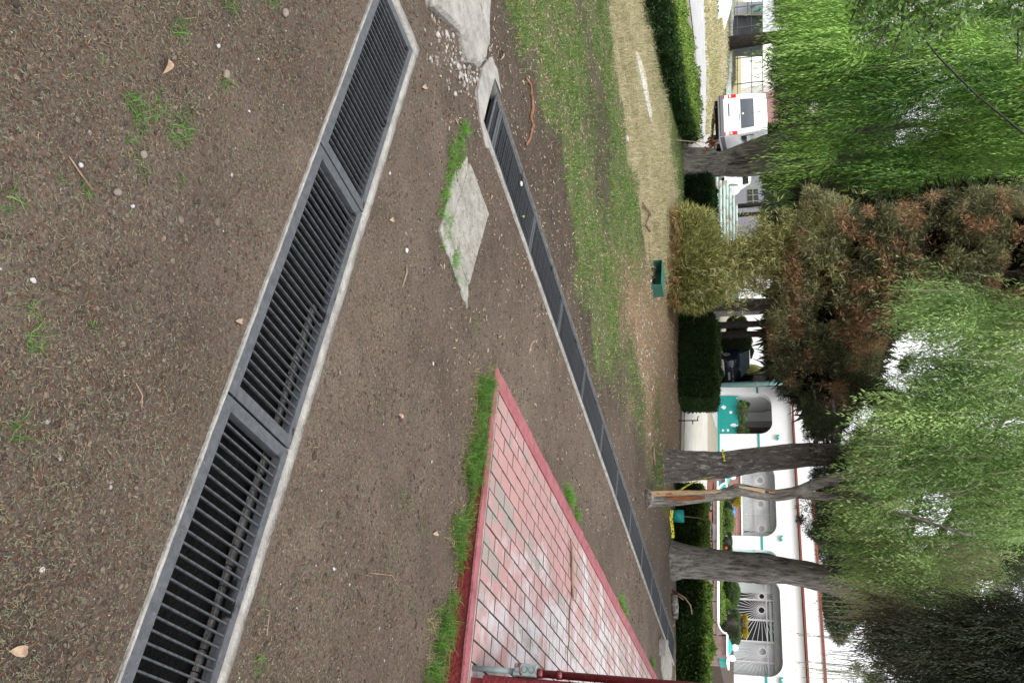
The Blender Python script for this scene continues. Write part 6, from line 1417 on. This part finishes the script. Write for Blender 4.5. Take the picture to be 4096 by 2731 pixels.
k = fbm(px, 70, 4) > .42; cs = cs[k]; per = 9; B = np.repeat(cs, per, 0) + rng.normal(0, .035, (len(cs) * per, 3)); col = mixc((.05, .11, .02), (.22, .36, .10), rng.random(len(B)))
Va = leaves(B, rng.normal(size=B.shape) + [0, 0, -.3], .06 * rng.uniform(.5, 1.2, len(B)), .027, col, .15)
cs2 = cs[rng.random(len(cs)) < .34]; B = np.repeat(cs2, 16, 0) + np.repeat(rng.normal(0, .02, (len(cs2), 3)), 16, 0) + rng.normal(0, .012, (len(cs2) * 16, 3)) * [1, 1, 2]
Vb = leaves(B, rng.normal(size=B.shape), .017, .015, mixc((.6, .65, .55), (.8, .82, .78), rng.random(len(B))))
V, F, K = Va; big('crown', V, F, LEAF, K, t); V, F, K = Vb; big('blossom', V, F, LEAF, K, t)

# bamboo clump
g = on(2672, 1085); t = thing('bamboo_clump', 'yellow green bamboo clump with arching feathery stems behind the metal box', 'bamboo', tuple(g)); gd = -g[0] * math.sin(A) + g[1] * math.cos(A)
mb = MB(); V = []; Cn = 85
tips = []
for i in range(Cn):
    hX = 3060 + 400 * random.random() ** .8; sp = (hX - 2672) / 700; Yt = 1060 + max(-190, min(170, random.gauss(-15, 95))) * (.6 + .7 * sp) - 50 * sp
    if i % 3 == 0: hX = random.uniform(2800, 3050); Yt = 1090 + random.gauss(0, 95)
    Y0 = 1085 + random.gauss(0, 48); d0 = gd + random.uniform(-.25, .25); d1 = gd + random.uniform(-.7, .7)
    pts = [at(2662, Y0, d0), at(2662 + (hX - 2662) * .4, Y0 + (Yt - Y0) * .28, d0), at(2662 + (hX - 2662) * .78, Y0 + (Yt - Y0) * .62, (d0 + d1) / 2), at(hX, Yt, d1)]
    mb.tube(pts, [.008, .007, .005, .002], 5, False); tips.append(np.array(pts))
wpart(mb, 'stem', mat('bamboo_cane', (.22, .20, .05), .5, (.35, .3, .1), 8.), t)
Pl = []
for pts in tips:
    for k in range(60):
        f = random.uniform(.3, 1) * 3; j = min(int(f), 2); Pl.append(pts[j] + (pts[j + 1] - pts[j]) * (f - j) + rng.normal(0, .05 + .06 * f / 3, 3))
Pl = np.array(Pl); per = 5; B = np.repeat(Pl, per, 0) + rng.normal(0, .02, (len(Pl) * per, 3)); D_ = np.repeat(norm(rng.normal(size=Pl.shape) + [0, 0, -.1]), per, 0) + rng.normal(0, .55, B.shape) + [0, 0, -.25]
col = mixc((.15, .18, .04), (.62, .60, .28), rng.random(len(B))); bt = rng.random(len(B)) < .08; col[bt] = (.5, .42, .25)
Va = leaves(B, D_, .13 * rng.uniform(.6, 1.2, len(B)), .014, col, .2)
pc, px, dd = scatter_px([(1525, 560), (1530, 500), (1570, 470), (1640, 490), (1660, 600), (1650, 690), (1600, 720), (1540, 700), (1525, 640)], 3600, gd - .55, gd + .55)
B = np.repeat(pc, 4, 0) + rng.normal(0, .02, (len(pc) * 4, 3)); col = mixc((.07, .10, .02), (.46, .45, .17), rng.random(len(B))); dr_ = (np.repeat(px[:, 0], 4) < 2720) & (rng.random(len(B)) < .8); col[dr_] = mixc((.22, .14, .05), (.42, .28, .14), rng.random(dr_.sum()))
o_ = B - np.array([g[0], g[1], .3]); Vb = leaves(B, norm(o_) + rng.normal(0, .55, B.shape) + [0, 0, .25], .13 * rng.uniform(.5, 1.2, len(B)), .016, col, .2)
V, F, K = join([Va, Vb]); big('foliage', V, F, LEAF, K, t)

# background trees
def bgtree(name, label, Xb, Yb, d, tr, poly, n, sz, c0, c1, clump=None, ctip=(.1, .06, .03), tipf=.05, dd=(3, 4), Xt=3400, m=M_BARK_D, per=8):
    b_ = at(Xb, Yb, d); b_[2] = float(H(b_[0], b_[1])); t = thing(name, label, 'tree', tuple(b_)); k = F_PX / d
    mb = MB(); mb.tube([b_ - [0, 0, .1], b_ + [0, 0, (at(Xt, Yb, d)[2] - b_[2]) * .5], at(Xt, Yb, d)], [tr / 2 / k * 1.25, tr / 2 / k, tr / 2 / k * .6], 12, wob=.06); wpart(mb, 'trunk', m, t, True)
    V, F, K = sprays(poly, n, d - dd[0], d + dd[1], sz, c0, c1, ctip, tipf, per, 1.1, clump=clump); big('crown', V, F, LEAF, K, t); return t
bgtree('far_tree', 'dark trunked tree beside the container on the far bank', 2945, 170, 46, 42, [(1785, -80), (1780, 90), (1760, 140), (1780, 230), (1800, 380), (2050, 380), (2050, -80)], 9000, .3, (.012, .022, .01), (.055, .075, .035), clump=(60, .38, 3))
bgtree('far_tree', 'grey green tree with brownish patches behind the van roof', 2890, 600, 50, 40, [(1758, 290), (1752, 400), (1765, 470), (1900, 480), (2000, 330), (1850, 280)], 7000, .3, (.03, .04, .02), (.14, .17, .085), ctip=(.1, .07, .05), tipf=.3)
bgtree('far_tree', 'dark slim trunk in front of the grey building right of the rails', 2890, 830, 42, 16, [(1755, 440), (1745, 560), (1800, 700), (1900, 700), (1900, 450)], 5000, .28, (.015, .03, .014), (.06, .10, .045), clump=(50, .42, 6))
bgtree('far_tree', 'second slim dark trunk right of the rails', 2900, 865, 44, 14, [(1780, 500), (1770, 620), (1850, 700), (1900, 560)], 3000, .28, (.015, .03, .014), (.06, .10, .045))
bgtree('far_tree', 'pale trunked tree right beside the bamboo conifer', 2880, 1250, 40, 26, [(1765, 690), (1760, 780), (1800, 830), (1880, 820), (1880, 700)], 4000, .28, (.012, .026, .012), (.06, .09, .04), m=mat('pale_bark', (.24, .22, .21), .9, (.36, .33, .32), 4.))
bgtree('far_tree', 'grey trunk left behind the ball shrubs', 2960, 1298, 45, 22, [(1770, 730), (1760, 800), (1775, 880), (1850, 900), (1900, 800)], 5000, .26, (.012, .024, .014), (.06, .085, .05), clump=(45, .40, 9))
bgtree('far_tree', 'grey trunk right behind the ball shrubs', 2960, 1338, 46, 22, [(1775, 790), (1765, 850), (1800, 930), (1880, 940), (1920, 820)], 6000, .26, (.02, .032, .02), (.11, .14, .09), clump=(45, .40, 19))
bgtree('far_tree', 'feathery grey green tree rising over the white roof between the trunks', 2900, 2020, 56, 30, [(1868, 1150), (1870, 1260), (1905, 1330), (2000, 1300), (2050, 1150), (1950, 1100)], 3600, .28, (.03, .05, .025), (.12, .17, .08), clump=(60, .42, 29))
bgtree('far_tree', 'grey green feathery tree above the roof right of the willow trunk', 2900, 2420, 54, 36, [(1893, 1320), (1890, 1380), (1900, 1440), (1930, 1480), (1955, 1440), (2000, 1400), (2000, 1320)], 4200, .28, (.035, .05, .03), (.15, .18, .12), clump=(50, .36, 49))
bgtree('far_tree', 'dark tree behind the roof at the right edge', 2900, 2800, 52, 40, [(1965, 1480), (1950, 1560), (1960, 1660), (2200, 1660), (2352, 1350), (2352, 1250), (2200, 1210), (2100, 1300), (2060, 1420)], 9000, .26, (.02, .035, .015), (.09, .13, .05), clump=(70, .46, 59))
bgtree('far_tree', 'dark tree filling the top centre gaps of the willow crown', 2900, 2150, 50, 40, [(2200, 1150), (2180, 1260), (2220, 1380), (2420, 1400), (2450, 1100), (2352, 1050)], 6000, .26, (.015, .028, .012), (.07, .09, .04), clump=(60, .47, 69), ctip=(.12, .06, .03), tipf=.3, Xt=4000)
bgtree('far_tree', 'shaded green tree behind the left willow', 2890, 655, 52, 22, [(1850, -150), (1900, 200), (1880, 420), (2100, 500), (2700, 480), (2700, -150)], 16000, .30, (.018, .045, .010), (.07, .13, .03), dd=(3, 6))  # crown colours darkened so gaps in the willow look shaded
bgtree('far_tree', 'dark tree directly behind the brown tipped cypress', 2890, 1000, 33, 36, [(1830, 500), (1820, 640), (1830, 850), (1940, 860), (2150, 700), (2352, 700), (2352, 450), (2000, 500)], 9000, .28, (.012, .024, .010), (.045, .065, .025), dd=(3, 6))
tag(MB().box(-140, 60, 95, 99, -1, 2.6).build('distant_wall', M_WHITE), 'long pale wall at the back of the grounds', 'wall')
